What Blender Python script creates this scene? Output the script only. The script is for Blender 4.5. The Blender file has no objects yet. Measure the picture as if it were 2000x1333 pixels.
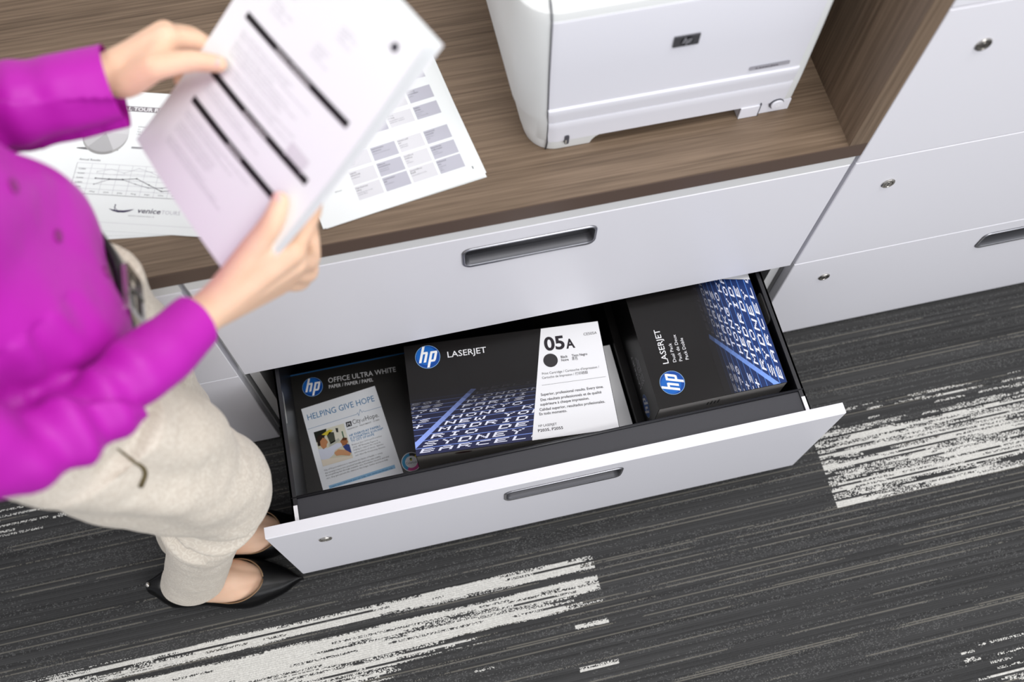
import bpy, bmesh, math, random
from mathutils import Vector, Matrix, noise
random.seed(7)
C = bpy.context.scene.collection
# ------------------------------------------------------------------ camera, sky, lights, exposure
sc = bpy.context.scene
cam_d = bpy.data.cameras.new('camera'); cam = bpy.data.objects.new('camera', cam_d); C.objects.link(cam); sc.camera = cam
cam_d.sensor_width = 36.0; cam_d.lens = 36.0*1872.37/2000.0
_r = [(0.97522664, -0.22077985, 0.01375703), (-0.19757261, -0.89731081, -0.39471303), (0.09948902, 0.38221665, -0.91870146)]
cam.matrix_world = Matrix(((_r[0][0], -_r[1][0], -_r[2][0], 0.27283), (_r[0][1], -_r[1][1], -_r[2][1], -0.62569),
                           (_r[0][2], -_r[1][2], -_r[2][2], 1.75081), (0, 0, 0, 1)))
cam_d.dof.use_dof = True; cam_d.dof.focus_distance = 1.50; cam_d.dof.aperture_fstop = 2.6; cam_d.clip_start = 0.02
sc.view_settings.view_transform = 'Standard'; sc.view_settings.look = 'None'; sc.view_settings.gamma = 1.0
sc.view_settings.exposure = 0.0; sc.view_settings.use_curve_mapping = False
w = bpy.data.worlds.new('world'); sc.world = w; w.use_nodes = True
w.node_tree.nodes['Background'].inputs[0].default_value = (0.93, 0.95, 1.0, 1); w.node_tree.nodes['Background'].inputs[1].default_value = 0.62
def area(name, loc, sx, sy, power, col=(1, 0.98, 0.96), target=None):
    d = bpy.data.lights.new(name, 'AREA'); d.shape = 'RECTANGLE'; d.size = sx; d.size_y = sy; d.energy = power; d.color = col
    o = bpy.data.objects.new(name, d); C.objects.link(o); o.location = loc
    if target: o.rotation_euler = (Vector(target)-Vector(loc)).to_track_quat('-Z', 'Y').to_euler()
    return o
area('ceiling_light_over_printer', (1.1, -0.35, 2.65), 1.2, 0.6, 26)
area('ceiling_light_over_aisle', (0.9, -1.7, 2.65), 1.2, 0.6, 20)
area('ceiling_light_behind_person', (-0.9, 0.0, 2.65), 1.2, 0.6, 14)
area('added_front_fill', (2.2, -3.6, 1.7), 3.2, 2.0, 62, (0.97, 0.98, 1.0), (0.5, 0.0, 0.6))  # unseen fill lamp, added to brighten the upright faces

# ------------------------------------------------------------------ helpers
def col(h):
    return (h[0], h[1], h[2], 1)
def srgb(r, g, b):
    f = lambda c: (c/255/12.92) if c/255 <= 0.04045 else ((c/255+0.055)/1.055)**2.4
    return (f(r), f(g), f(b), 1)
def mat(name, base, rough=0.5, metal=0.0, spec=0.5, sheen=0.0, coat=0.0, sss=0.0):
    m = bpy.data.materials.new(name); m.use_nodes = True; b = m.node_tree.nodes['Principled BSDF']
    b.inputs['Base Color'].default_value = base; b.inputs['Roughness'].default_value = rough; b.inputs['Metallic'].default_value = metal
    b.inputs['Specular IOR Level'].default_value = spec
    if sheen: b.inputs['Sheen Weight'].default_value = sheen; b.inputs['Sheen Roughness'].default_value = 0.4
    if coat: b.inputs['Coat Weight'].default_value = coat
    if sss:
        b.inputs['Subsurface Weight'].default_value = sss; b.inputs['Subsurface Radius'].default_value = (0.02, 0.008, 0.004); b.inputs['Subsurface Scale'].default_value = 0.3
    return m
class NT:
    def __init__(s, m): s.t = m.node_tree; s.b = s.t.nodes['Principled BSDF']
    def n(s, typ, **kw):
        x = s.t.nodes.new(typ)
        for k, v in kw.items(): setattr(x, k, v)
        return x
    def l(s, a, b): s.t.links.new(a, b)
    def val(s, sock, v):
        if hasattr(v, 'is_linked') or hasattr(v, 'links'): s.l(v, sock)
        else: sock.default_value = v
    def m(s, op, a, b=0.0, c=None):
        x = s.n('ShaderNodeMath', operation=op); s.val(x.inputs[0], a); s.val(x.inputs[1], b)
        if c is not None: s.val(x.inputs[2], c)
        return x.outputs[0]
    def mix(s, f, a, b):
        x = s.n('ShaderNodeMix', data_type='RGBA'); s.val(x.inputs[0], f); s.val(x.inputs[6], a); s.val(x.inputs[7], b); return x.outputs[2]
    def noise(s, vec, scale, detail=2.0, rough=0.5):
        x = s.n('ShaderNodeTexNoise'); s.l(vec, x.inputs['Vector']); x.inputs['Scale'].default_value = scale; x.inputs['Detail'].default_value = detail
        x.inputs['Roughness'].default_value = rough; return x.outputs['Fac']
    def comb(s, x, y, z):
        c = s.n('ShaderNodeCombineXYZ'); s.val(c.inputs[0], x); s.val(c.inputs[1], y); s.val(c.inputs[2], z); return c.outputs[0]
    def ramp(s, f, stops):
        r = s.n('ShaderNodeValToRGB'); s.l(f, r.inputs[0]); e = r.color_ramp.elements
        while len(e) < len(stops): e.new(0.5)
        for k, (p, c) in enumerate(stops): e[k].position = p; e[k].color = c
        return r.outputs[0]
    def bump(s, h, strength=0.3, dist=0.001):
        b = s.n('ShaderNodeBump'); b.inputs['Strength'].default_value = strength; b.inputs['Distance'].default_value = dist
        s.l(h, b.inputs['Height']); s.l(b.outputs[0], s.b.inputs['Normal'])
    def pos(s):
        g = s.n('ShaderNodeNewGeometry'); x = s.n('ShaderNodeSeparateXYZ'); s.l(g.outputs['Position'], x.inputs[0]); return x.outputs

def wood(name, axis):
    m = mat(name, (0.2, 0.15, 0.12, 1), 0.42, spec=0.4); t = NT(m); p = t.pos()
    o = [p[0], p[1], p[2]]
    k = [210.0]*3; k[axis] = 2.2
    v = t.comb(t.m('MULTIPLY', o[0], k[0]), t.m('MULTIPLY', o[1], k[1]), t.m('MULTIPLY', o[2], k[2]))
    f1 = t.noise(v, 1.0, 3.0, 0.6)
    k2 = [14.0]*3; k2[axis] = 0.7
    v2 = t.comb(t.m('MULTIPLY', o[0], k2[0]), t.m('MULTIPLY', o[1], k2[1]), t.m('MULTIPLY', o[2], k2[2]))
    f2 = t.noise(v2, 1.0, 2.0)
    k3 = [420.0]*3; k3[axis] = 12.0
    v3 = t.comb(t.m('MULTIPLY', o[0], k3[0]), t.m('MULTIPLY', o[1], k3[1]), t.m('MULTIPLY', o[2], k3[2]))
    f3 = t.noise(v3, 1.0, 1.0)
    f = t.m('ADD', t.m('ADD', t.m('MULTIPLY', f1, 0.52), t.m('MULTIPLY', f2, 0.26)), t.m('MULTIPLY', f3, 0.30))
    c = t.ramp(f, [(0.38, srgb(83, 68, 54)), (0.52, srgb(107, 90, 74)), (0.70, srgb(131, 112, 94))])
    t.l(c, t.b.inputs['Base Color']); t.bump(f3, 0.08, 0.0005)
    return m
M = {}
M['white'] = mat('white_laminate', srgb(226, 225, 231), 0.38, spec=0.4)
M['white_edge'] = mat('white_edge_band', srgb(235, 233, 236), 0.4)
M['cab'] = mat('white_painted_steel', srgb(214, 214, 214), 0.35)
M['wood_x'] = wood('walnut_laminate_along_counter', 0)
M['wood_z'] = wood('walnut_laminate_upright', 2)
M['black_steel'] = mat('black_powder_coated_steel', (0.012, 0.012, 0.015, 1), 0.35, spec=0.5)
M['ledge'] = mat('charcoal_textured_steel', (0.029, 0.029, 0.036, 1), 0.5)
_t = NT(M['ledge']); _p = _t.pos(); _t.bump(_t.noise(_t.comb(_p[0], _p[1], _p[2]), 900.0, 1.0), 0.25, 0.0004)
M['chrome'] = mat('satin_chrome', (0.50, 0.50, 0.54, 1), 0.34, 1.0)
M['darkmetal'] = mat('dark_grey_metal', (0.10, 0.10, 0.11, 1), 0.45, 0.6)
M['nickel'] = mat('nickel', (0.5, 0.48, 0.45, 1), 0.25, 1.0)
M['edge'] = mat('dark_walnut_edge_band', srgb(88, 72, 63), 0.4, spec=0.4)
M['slot'] = mat('dark_slot', (0.01, 0.01, 0.01, 1), 0.7)
M['zinc'] = mat('zinc_steel', (0.55, 0.54, 0.5, 1), 0.4, 0.6)
M['plastic'] = mat('white_printer_plastic', srgb(222, 222, 230), 0.4)
M['plastic_side'] = mat('white_printer_side_plastic', srgb(220, 222, 222), 0.45)
M['seam'] = mat('shadow_gap_plastic', (0.06, 0.06, 0.075, 1), 0.6)
M['paper'] = mat('white_paper', srgb(233, 237, 238), 0.7, spec=0.2)
M['carton'] = mat('glossy_black_carton', (0.009, 0.008, 0.008, 1), 0.32, spec=0.22)
M['wrap'] = mat('black_ream_wrapper', (0.016, 0.015, 0.014, 1), 0.38, spec=0.5)
M['leather'] = mat('black_leather', (0.008, 0.008, 0.009, 1), 0.3, spec=0.5)
M['lining'] = mat('tan_shoe_lining', (0.28, 0.17, 0.09, 1), 0.6)
M['nail'] = mat('pink_nail', srgb(232, 190, 178), 0.25)
M['hair'] = mat('brown_hair', (0.05, 0.028, 0.016, 1), 0.45)
M['eye'] = mat('eye_white', (0.8, 0.8, 0.8, 1), 0.2)
M['iris'] = mat('dark_iris', (0.03, 0.02, 0.012, 1), 0.2)
M['lips'] = mat('lips', srgb(176, 98, 92), 0.4)
M['wallpaint'] = mat('off_white_wall_paint', srgb(214, 212, 208), 0.8)
m = M['skin'] = mat('skin', srgb(226, 178, 146), 0.5, spec=0.35, sss=0.15)
_t = NT(m); _p = _t.pos(); _v = _t.comb(_p[0], _p[1], _p[2])
_t.l(_t.mix(_t.noise(_v, 28.0, 2.0), srgb(221, 176, 146), srgb(236, 202, 176)), _t.b.inputs['Base Color'])
m = M['blouse'] = mat('magenta_blouse', srgb(176, 30, 166), 0.5, spec=0.28, sheen=0.05)
_t = NT(m); _t.b.inputs['Sheen Tint'].default_value = (1, 0.45, 0.95, 1)
m = M['button'] = mat('magenta_button', srgb(128, 16, 112), 0.35)
m = M['trousers'] = mat('cream_brocade_trousers', srgb(205, 194, 180), 0.7, spec=0.2, sheen=0.1)
_t = NT(m); _p = _t.pos(); _v = _t.comb(_p[0], _p[1], _p[2])
_n1 = _t.noise(_v, 62.0, 1.0); _n2 = _t.noise(_v, 150.0, 1.0)
_f = _t.m('LESS_THAN', _t.m('ABSOLUTE', _t.m('SUBTRACT', _t.m('FRACT', _t.m('ADD', _t.m('MULTIPLY', _n1, 7.0), _t.m('MULTIPLY', _n2, 1.2))), 0.5)), 0.2)
_t.l(_t.mix(_t.m('MULTIPLY', _f, 0.5), srgb(214, 204, 190), srgb(236, 229, 216)), _t.b.inputs['Base Color'])
# colour read from the printed design of each label
m = M['print'] = mat('printed_ink', (0.5, 0.5, 0.5, 1), 0.36, spec=0.22); _t = NT(m)
_a = _t.n('ShaderNodeAttribute'); _a.attribute_name = 'ink'; _t.l(_a.outputs['Color'], _t.b.inputs['Base Color'])
m = M['toner'] = mat('printed_toner', (0.5, 0.5, 0.5, 1), 0.7, spec=0.2); _t = NT(m)
_a = _t.n('ShaderNodeAttribute'); _a.attribute_name = 'ink'; _t.l(_a.outputs['Color'], _t.b.inputs['Base Color'])

def carpet():
    m = mat('striped_carpet_tiles', (0.04, 0.04, 0.04, 1), 0.95, spec=0.1); t = NT(m); p = t.pos(); X, Y = p[0], p[1]
    pit = 0.0036
    r = t.m('FLOOR', t.m('DIVIDE', Y, pit))
    hv = t.n('ShaderNodeTexWhiteNoise', noise_dimensions='1D'); t.l(r, hv.inputs['W']); h = hv.outputs['Value']
    # slow variation over neighbouring yarn rows and along each row
    row = t.noise(t.comb(t.m('MULTIPLY', r, 0.42), t.m('MULTIPLY', X, 1.6), 0.0), 1.0, 3.0, 0.65)
    run = t.noise(t.comb(t.m('MULTIPLY', X, 6.0), t.m('MULTIPLY', r, 3.7), 0.0), 1.0, 2.0)
    sp = t.n('ShaderNodeTexWhiteNoise', noise_dimensions='2D')
    t.l(t.comb(t.m('FLOOR', t.m('DIVIDE', X, 0.0018)), t.m('FLOOR', t.m('DIVIDE', Y, 0.0012)), 0.0), sp.inputs['Vector']); spk = sp.outputs['Value']
    def box(x0, x1, y0, y1):
        a = t.m('MULTIPLY', t.m('GREATER_THAN', X, x0), t.m('LESS_THAN', X, x1))
        return t.m('MULTIPLY', a, t.m('MULTIPLY', t.m('GREATER_THAN', Y, y0), t.m('LESS_THAN', Y, y1)))
    def slant(xa, ya, xb, yb, w):      # band of pale yarn whose middle drifts from (xa,ya) to (xb,yb)
        k = (yb-ya)/(xb-xa)
        mid = t.m('ADD', t.m('MULTIPLY', t.m('SUBTRACT', X, xa), k), ya)
        d = t.m('DIVIDE', t.m('ABSOLUTE', t.m('SUBTRACT', Y, mid)), w)
        return t.m('MAXIMUM', t.m('SUBTRACT', 1.0, t.m('MULTIPLY', d, d)), -0.6)
    ZA = (-1.5, 0.5105, -0.66, -0.315); ZB = (0.979, 2.6, -0.357, -0.175); ZC = (1.10, 2.6, -0.95, -0.64); ZD = (-1.6, -0.36, -0.085, 0.02)
    def band(yc, hw, xe, amp):       # woven band of pale yarn that frays out towards xe
        d = t.m('DIVIDE', t.m('ABSOLUTE', t.m('SUBTRACT', Y, yc)), hw)
        m_ = t.m('MINIMUM', t.m('MULTIPLY', t.m('MAXIMUM', t.m('SUBTRACT', 1.15, d), 0.0), 2.0), 1.0)
        f_ = t.m('MINIMUM', t.m('MAXIMUM', t.m('ADD', t.m('DIVIDE', t.m('SUBTRACT', xe, X), 0.30), 0.45), 0.0), 1.0)
        return t.m('MULTIPLY', t.m('MULTIPLY', m_, f_), amp)
    bd = band(-0.352, 0.015, 0.60, 0.25)
    for q in ((-0.390, 0.015, 0.66, 0.27), (-0.414, 0.016, 0.42, 0.29), (-0.438, 0.012, 0.27, 0.26), (-0.461, 0.013, 0.12, 0.25), (-0.492, 0.010, 0.02, 0.22)): bd = t.m('MAXIMUM', bd, band(*q))
    for yc, hw, x0_, in ((-0.4585, 0.004, 0.45), (-0.530, 0.005, 0.44)):
        bd = t.m('MAXIMUM', bd, t.m('MULTIPLY', t.m('MULTIPLY', t.m('LESS_THAN', t.m('ABSOLUTE', t.m('SUBTRACT', Y, yc)), hw), t.m('GREATER_THAN', X, x0_)), 0.26))
    b = t.m('MULTIPLY', box(*ZA), t.m('SUBTRACT', bd, 0.035))
    b2 = t.m('MULTIPLY', box(*ZB), t.m('ADD', 0.10, t.m('MULTIPLY', slant(0.98, -0.29, 1.6, -0.29, 0.10), 0.10)))
    b3 = t.m('MULTIPLY', t.m('ADD', box(*ZC), box(*ZD)), 0.09)
    bias = t.m('ADD', t.m('ADD', b, b2), b3)
    inz = t.m('MINIMUM', t.m('ADD', t.m('ADD', box(*ZA), box(*ZB)), t.m('ADD', box(*ZC), box(*ZD))), 1.0)
    s = t.m('ADD', t.m('ADD', t.m('MULTIPLY', row, 0.55), t.m('MULTIPLY', run, 0.55)), t.m('ADD', bias, t.m('MULTIPLY', h, 0.10)))
    pale = t.m('MULTIPLY', inz, t.m('GREATER_THAN', s, 0.80))
    edge = t.m('MULTIPLY', inz, t.m('MULTIPLY', t.m('GREATER_THAN', s, 0.73), t.m('GREATER_THAN', spk, 0.55)))
    # thin beige yarns and flecks on the dark ground
    thin = t.m('MULTIPLY', t.m('MULTIPLY', t.m('GREATER_THAN', t.m('FRACT', t.m('DIVIDE', Y, pit)), 0.45), t.m('GREATER_THAN', h, 0.86)), t.m('GREATER_THAN', t.m('ADD', run, t.m('MULTIPLY', spk, 0.10)), 0.50))
    fl = t.m('MULTIPLY', t.m('GREATER_THAN', spk, 0.84), t.m('GREATER_THAN', row, 0.50))
    shade = t.m('MULTIPLY', t.noise(t.comb(t.m('MULTIPLY', r, 0.9), t.m('MULTIPLY', X, 1.2), 3.0), 1.0, 2.0), 1.0)
    c = t.ramp(shade, [(0.35, (0.030, 0.030, 0.030, 1)), (0.65, (0.060, 0.060, 0.060, 1))])
    c = t.mix(t.m('MULTIPLY', spk, 0.5), c, (0.055, 0.055, 0.056, 1))
    c = t.mix(t.m('MULTIPLY', fl, 0.5), c, (0.15, 0.15, 0.148, 1))
    c = t.mix(t.m('MULTIPLY', thin, 0.5), c, (0.24, 0.225, 0.19, 1))
    c = t.mix(t.m('MAXIMUM', pale, edge), c, t.mix(spk, (0.50, 0.49, 0.46, 1), (0.68, 0.67, 0.63, 1)))
    t.l(c, t.b.inputs['Base Color'])
    fr = t.m('ABSOLUTE', t.m('SUBTRACT', t.m('FRACT', t.m('DIVIDE', Y, pit)), 0.5))
    t.bump(t.m('SUBTRACT', t.m('MULTIPLY', spk, 0.6), fr), 0.6, 0.0012)
    return m
M['carpet'] = carpet()

def root(name, label, cat, loc, group=None):
    o = bpy.data.objects.new(name, None); C.objects.link(o); o.location = loc; o.empty_display_size = 0.05
    o['label'] = label; o['category'] = cat
    if group: o['group'] = group
    return o
def tag(o, label, cat, group=None):
    o['label'] = label; o['category'] = cat
    if group: o['group'] = group
    return o
def wpos(o):
    v = Vector(o.location); p = o.parent
    while p: v += p.location; p = p.parent
    return v
def finish(name, me, mats, parent=None, smooth=False, origin=None, label=None):
    """link mesh data given in world coordinates as one object"""
    o = bpy.data.objects.new(name, me); C.objects.link(o)
    for mm in (mats if isinstance(mats, (list, tuple)) else [mats]): me.materials.append(mm)
    base = wpos(parent) if parent else Vector((0, 0, 0))
    org = Vector(origin) if origin is not None else (base.copy() if parent else Vector((0, 0, 0)))
    me.transform(Matrix.Translation(-org)); o.parent = parent; o.location = org-base
    if smooth:
        for f in me.polygons: f.use_smooth = True
    if label: o['label'] = label
    return o
def part(name, bm, mats, parent=None, smooth=False, origin=None, label=None, bevel=0, seg=2):
    if bevel:
        ed = [e for e in bm.edges if len(e.link_faces) == 2 and e.calc_face_angle(0) > 0.6]
        bmesh.ops.bevel(bm, geom=ed, offset=bevel, segments=seg, profile=0.5, affect='EDGES', clamp_overlap=True)
    bmesh.ops.recalc_face_normals(bm, faces=bm.faces)
    me = bpy.data.meshes.new(name); bm.to_mesh(me); bm.free()
    o = finish(name, me, mats, parent, smooth, origin, label)
    return o
def auto(o, ang=0.6):
    for f in o.data.polygons: f.use_smooth = True
    o.data.set_sharp_from_angle(angle=ang)
    return o
def box(bm, x0, x1, y0, y1, z0, z1):
    v = [bm.verts.new(p) for p in ((x0, y0, z0), (x1, y0, z0), (x1, y1, z0), (x0, y1, z0), (x0, y0, z1), (x1, y0, z1), (x1, y1, z1), (x0, y1, z1))]
    for f in ((0, 3, 2, 1), (4, 5, 6, 7), (0, 1, 5, 4), (1, 2, 6, 5), (2, 3, 7, 6), (3, 0, 4, 7)): bm.faces.new([v[k] for k in f])
    return bm
def BX(*a): return box(bmesh.new(), *a)
def hexa(bm, top, z0, z1):
    """upright prism over a 4-corner plan"""
    n = len(top); a = [bm.verts.new((p[0], p[1], z0)) for p in top]; b = [bm.verts.new((p[0], p[1], z1)) for p in top]
    bm.faces.new(a[::-1]); bm.faces.new(b)
    for k in range(n): bm.faces.new((a[k], a[(k+1) % n], b[(k+1) % n], b[k]))
    return bm
def loft(bm, rings, caps=True):
    vs = [[bm.verts.new(p) for p in r] for r in rings]; n = len(vs[0])
    for a, b in zip(vs, vs[1:]):
        for k in range(n): bm.faces.new((a[k], a[(k+1) % n], b[(k+1) % n], b[k]))
    if caps: bm.faces.new(vs[0][::-1]); bm.faces.new(vs[-1])
    return vs
def tube(bm, pts, r, n=8):
    pts = [Vector(p) for p in pts]; rings = []
    for k, p in enumerate(pts):
        t = (pts[min(k+1, len(pts)-1)]-pts[max(k-1, 0)]).normalized(); u = t.orthogonal().normalized() if k == 0 else (u-t*u.dot(t)).normalized(); v = t.cross(u)
        rr = r[k] if isinstance(r, (list, tuple)) else r
        rings.append([p+(u*math.cos(a)+v*math.sin(a))*rr for a in [2*math.pi*q/n for q in range(n)]])
    loft(bm, rings); return bm
def rrect(x0, x1, z0, z1, r, n=6):
    """rounded rectangle loop (counter-clockwise in x,z)"""
    pts = []
    for cx, cz, a0 in ((x1-r, z0+r, -90), (x1-r, z1-r, 0), (x0+r, z1-r, 90), (x0+r, z0+r, 180)):
        for k in range(n+1):
            a = math.radians(a0+90*k/n); pts.append((cx+r*math.cos(a), cz+r*math.sin(a)))
    return pts
def disc(bm, c, ax, r, n=24, z=0.0):
    """disc of vertices around c, normal ax"""
    ax = Vector(ax).normalized(); u = ax.orthogonal().normalized(); v = ax.cross(u)
    return [Vector(c)+ax*z+(u*math.cos(2*math.pi*k/n)+v*math.sin(2*math.pi*k/n))*r for k in range(n)]
def revolve(bm, c, ax, prof, n=24):
    loft(bm, [disc(bm, c, ax, r, n, h) for r, h in prof]); return bm

# ------------------------------------------------------------------ printed designs
_font = {}
def text_polys(s, bold=0.0, res=2):
    key = (s, bold, res)
    if key not in _font:
        cu = bpy.data.curves.new('lettering', 'FONT'); cu.body = s; cu.size = 1.0; cu.offset = bold; cu.resolution_u = res
        ob = bpy.data.objects.new('lettering', cu); C.objects.link(ob); bpy.context.view_layer.update()
        me = ob.evaluated_get(bpy.context.evaluated_depsgraph_get()).to_mesh()
        vs = [tuple(v.co) for v in me.vertices]; fs = [tuple(p.vertices) for p in me.polygons]
        _font[key] = (vs, fs); bpy.data.objects.remove(ob); bpy.data.curves.remove(cu)
    return _font[key]
_cap = None
class Ink:
    """flat printed shapes lying on one face: frame o + u*ex + v*ey, layers 0.1 mm apart"""
    def __init__(s, o, ex, ey):
        s.o = Vector(o); s.ex = Vector(ex).normalized(); s.ey = Vector(ey).normalized(); s.en = s.ex.cross(s.ey).normalized(); s.v = []; s.f = []; s.c = []; s.map = None
    def P(s, u, v, l=1):
        if s.map: return s.map(u, v, l)
        return s.o+s.ex*u+s.ey*v+s.en*(l*0.00012)
    def poly(s, pts, c, l=1):
        k = len(s.v); s.v += [s.P(p[0], p[1], l) for p in pts]; s.f.append(tuple(range(k, k+len(pts)))); s.c.append(c)
    def rect(s, u0, v0, u1, v1, c, l=1): s.poly([(u0, v0), (u1, v0), (u1, v1), (u0, v1)], c, l)
    def line(s, a, b, w, c, l=1):
        d = Vector((b[0]-a[0], b[1]-a[1])); n = Vector((-d.y, d.x)).normalized()*w*0.5
        s.poly([(a[0]-n.x, a[1]-n.y), (b[0]-n.x, b[1]-n.y), (b[0]+n.x, b[1]+n.y), (a[0]+n.x, a[1]+n.y)], c, l)
    def circle(s, c, r, colr, l=1, n=32, ry=None, a0=0, a1=360, r0=0.0, rot=0.0):
        pts = [math.radians(a0+(a1-a0)*k/n) for k in range(n+1)]
        if r0 == 0 and a1-a0 >= 360: s.poly([(c[0]+r*math.cos(a), c[1]+(ry or r)*math.sin(a)) for a in pts[:-1]], colr, l)
        else:
            for a, b in zip(pts, pts[1:]):
                s.poly([(c[0]+r0*math.cos(a), c[1]+r0*math.sin(a)), (c[0]+r*math.cos(a), c[1]+r*math.sin(a)), (c[0]+r*math.cos(b), c[1]+r*math.sin(b)), (c[0]+r0*math.cos(b), c[1]+r0*math.sin(b))], colr, l)
    def text(s, body, u, v, ang, width, cap, c, l=1, bold=0.0, res=2, shear=0.0):
        global _cap
        if _cap is None: _cap = max(p[1] for p in text_polys('H')[0])
        vs, fs = text_polys(body, bold, res)
        if not vs: return
        x0 = min(p[0] for p in vs); x1 = max(p[0] for p in vs); sx = width/(x1-x0); sy = cap/_cap; ca, sa = math.cos(ang), math.sin(ang)
        k = len(s.v)
        for p in vs:
            X = (p[0]-x0)*sx+p[1]*sy*shear; Y = p[1]*sy; s.v.append(s.P(u+X*ca-Y*sa, v+X*sa+Y*ca, l))
        for f in fs: s.f.append(tuple(k+q for q in f)); s.c.append(c)
    def build(s, name, parent, material=None, label=None):
        me = bpy.data.meshes.new(name); me.from_pydata([tuple(p) for p in s.v], [], s.f)
        at = me.color_attributes.new('ink', 'FLOAT_COLOR', 'CORNER'); k = 0
        for f, c in zip(me.polygons, s.c):
            for q in f.loop_indices: at.data[q].color = c
        return finish(name, me, material or M['print'], parent, label=label)
def logo(k, c, r, ang, l=2, bright=1.0):
    """blue roundel with slanted white letters"""
    ca, sa = math.cos(ang), math.sin(ang)
    k.circle(c, r, srgb(150, 190, 225), l, 40); k.circle(c, r*0.97, srgb(20*bright, 70*bright, 150*bright), l+1, 40)
    q = (c[0]+(-0.10*ca-0.12*sa)*r, c[1]+(-0.10*sa+0.12*ca)*r); k.circle(q, r*0.80, srgb(28*bright, 98*bright, 182*bright), l+2, 40)
    def P(x, y):
        x += y*0.30; return (c[0]+(x*ca-y*sa)*r, c[1]+(x*sa+y*ca)*r)
    W = (0.88, 0.89, 0.9, 1); L = l+3; t = 0.20
    def bar(x0, y0, x1, y1): k.poly([P(x0, y0), P(x1, y0), P(x1, y1), P(x0, y1)], W, L)
    bar(-0.62, -0.46, -0.62+t, 0.92); bar(-0.62+t, 0.26, -0.24, 0.44); bar(-0.24, -0.46, -0.24+t, 0.31)      # h
    k.poly([P(-0.26, 0.44), P(-0.26, 0.30), P(-0.04, 0.30), P(-0.10, 0.44)], W, L+1)
    bar(0.14, -0.92, 0.14+t, 0.44); bar(0.14+t, 0.26, 0.54, 0.44); bar(0.52, -0.31, 0.52+t, 0.31); bar(0.14+t, -0.46, 0.54, -0.28)   # p
    k.poly([P(0.50, 0.44), P(0.50, 0.30), P(0.72, 0.30), P(0.66, 0.44)], W, L+1); k.poly([P(0.50, -0.46), P(0.66, -0.46), P(0.72, -0.30), P(0.50, -0.30)], W, L+1)

PIX = {'A': '01110 10001 11111 10001 10001', 'B': '11110 10001 11110 10001 11110', 'C': '01111 10000 10000 10000 01111', 'D': '11110 10001 10001 10001 11110',
 'E': '11111 10000 11110 10000 11111', 'G': '01111 10000 10111 10001 01111', 'H': '10001 10001 11111 10001 10001', 'I': '01110 00100 00100 00100 01110', 'J': '00011 00001 00001 10001 01110',
 'K': '10001 10010 11100 10010 10001', 'L': '10000 10000 10000 10000 11111', 'M': '10001 11011 10101 10001 10001', 'N': '10001 11001 10101 10011 10001', 'O': '01110 10001 10001 10001 01110',
 'P': '11110 10001 11110 10000 10000', 'R': '11110 10001 11110 10010 10001', 'S': '01111 10000 01110 00001 11110', 'T': '11111 00100 00100 00100 00100', 'W': '10001 10001 10101 10101 01010',
 'Y': '10001 01010 00100 00100 00100', '0': '01110 10011 10101 11001 01110', '7': '11111 00001 00010 00100 00100', '8': '01110 10001 01110 10001 01110', '5': '11111 10000 11110 00001 11110',
 '1': '00100 01100 00100 00100 01110', '+': '00100 00100 11111 00100 00100', ' ': '00000 00000 00000 00000 00000'}
def clip(poly, side):
    out = []
    for a, b in zip(poly, poly[1:]+poly[:1]):
        da, db = side(a), side(b)
        if da >= 0: out.append(a)
        if (da >= 0) != (db >= 0): q = da/(da-db); out.append((a[0]+(b[0]-a[0])*q, a[1]+(b[1]-a[1])*q))
    return out
def lerp(a, b, f): return tuple(a[k]+(b[k]-a[k])*f for k in range(len(a)))
ROWS = [('BARCELONA', .0060, .0044, .0295), ('SYDNEY', .0123, .0143, .0277), ('RIO DE JANEIRO', .0257, .0260, .0270), ('MADRID', .0387, .0361, .0250), ('NEW YORK', .0499, .0457, .0236),
        ('HONG KONG', .0620, .0544, .0229), ('TOKYO', .0752, .0625, .0216), ('PARIS', .0815, .0705, .0212), ('MIAMI', .0903, .0778, .0208), ('LONDON', .0990, .0842, .0194), ('LOS', .1070, .0905, .0185), ('BERLIN', .114, .096, .018)]
LEFT = {4: ('+', -.002), 5: ('+S', -.012), 6: ('+', -.0005), 7: ('+70', -.012), 8: ('+8S', -.004), 9: ('501', .001)}
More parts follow.
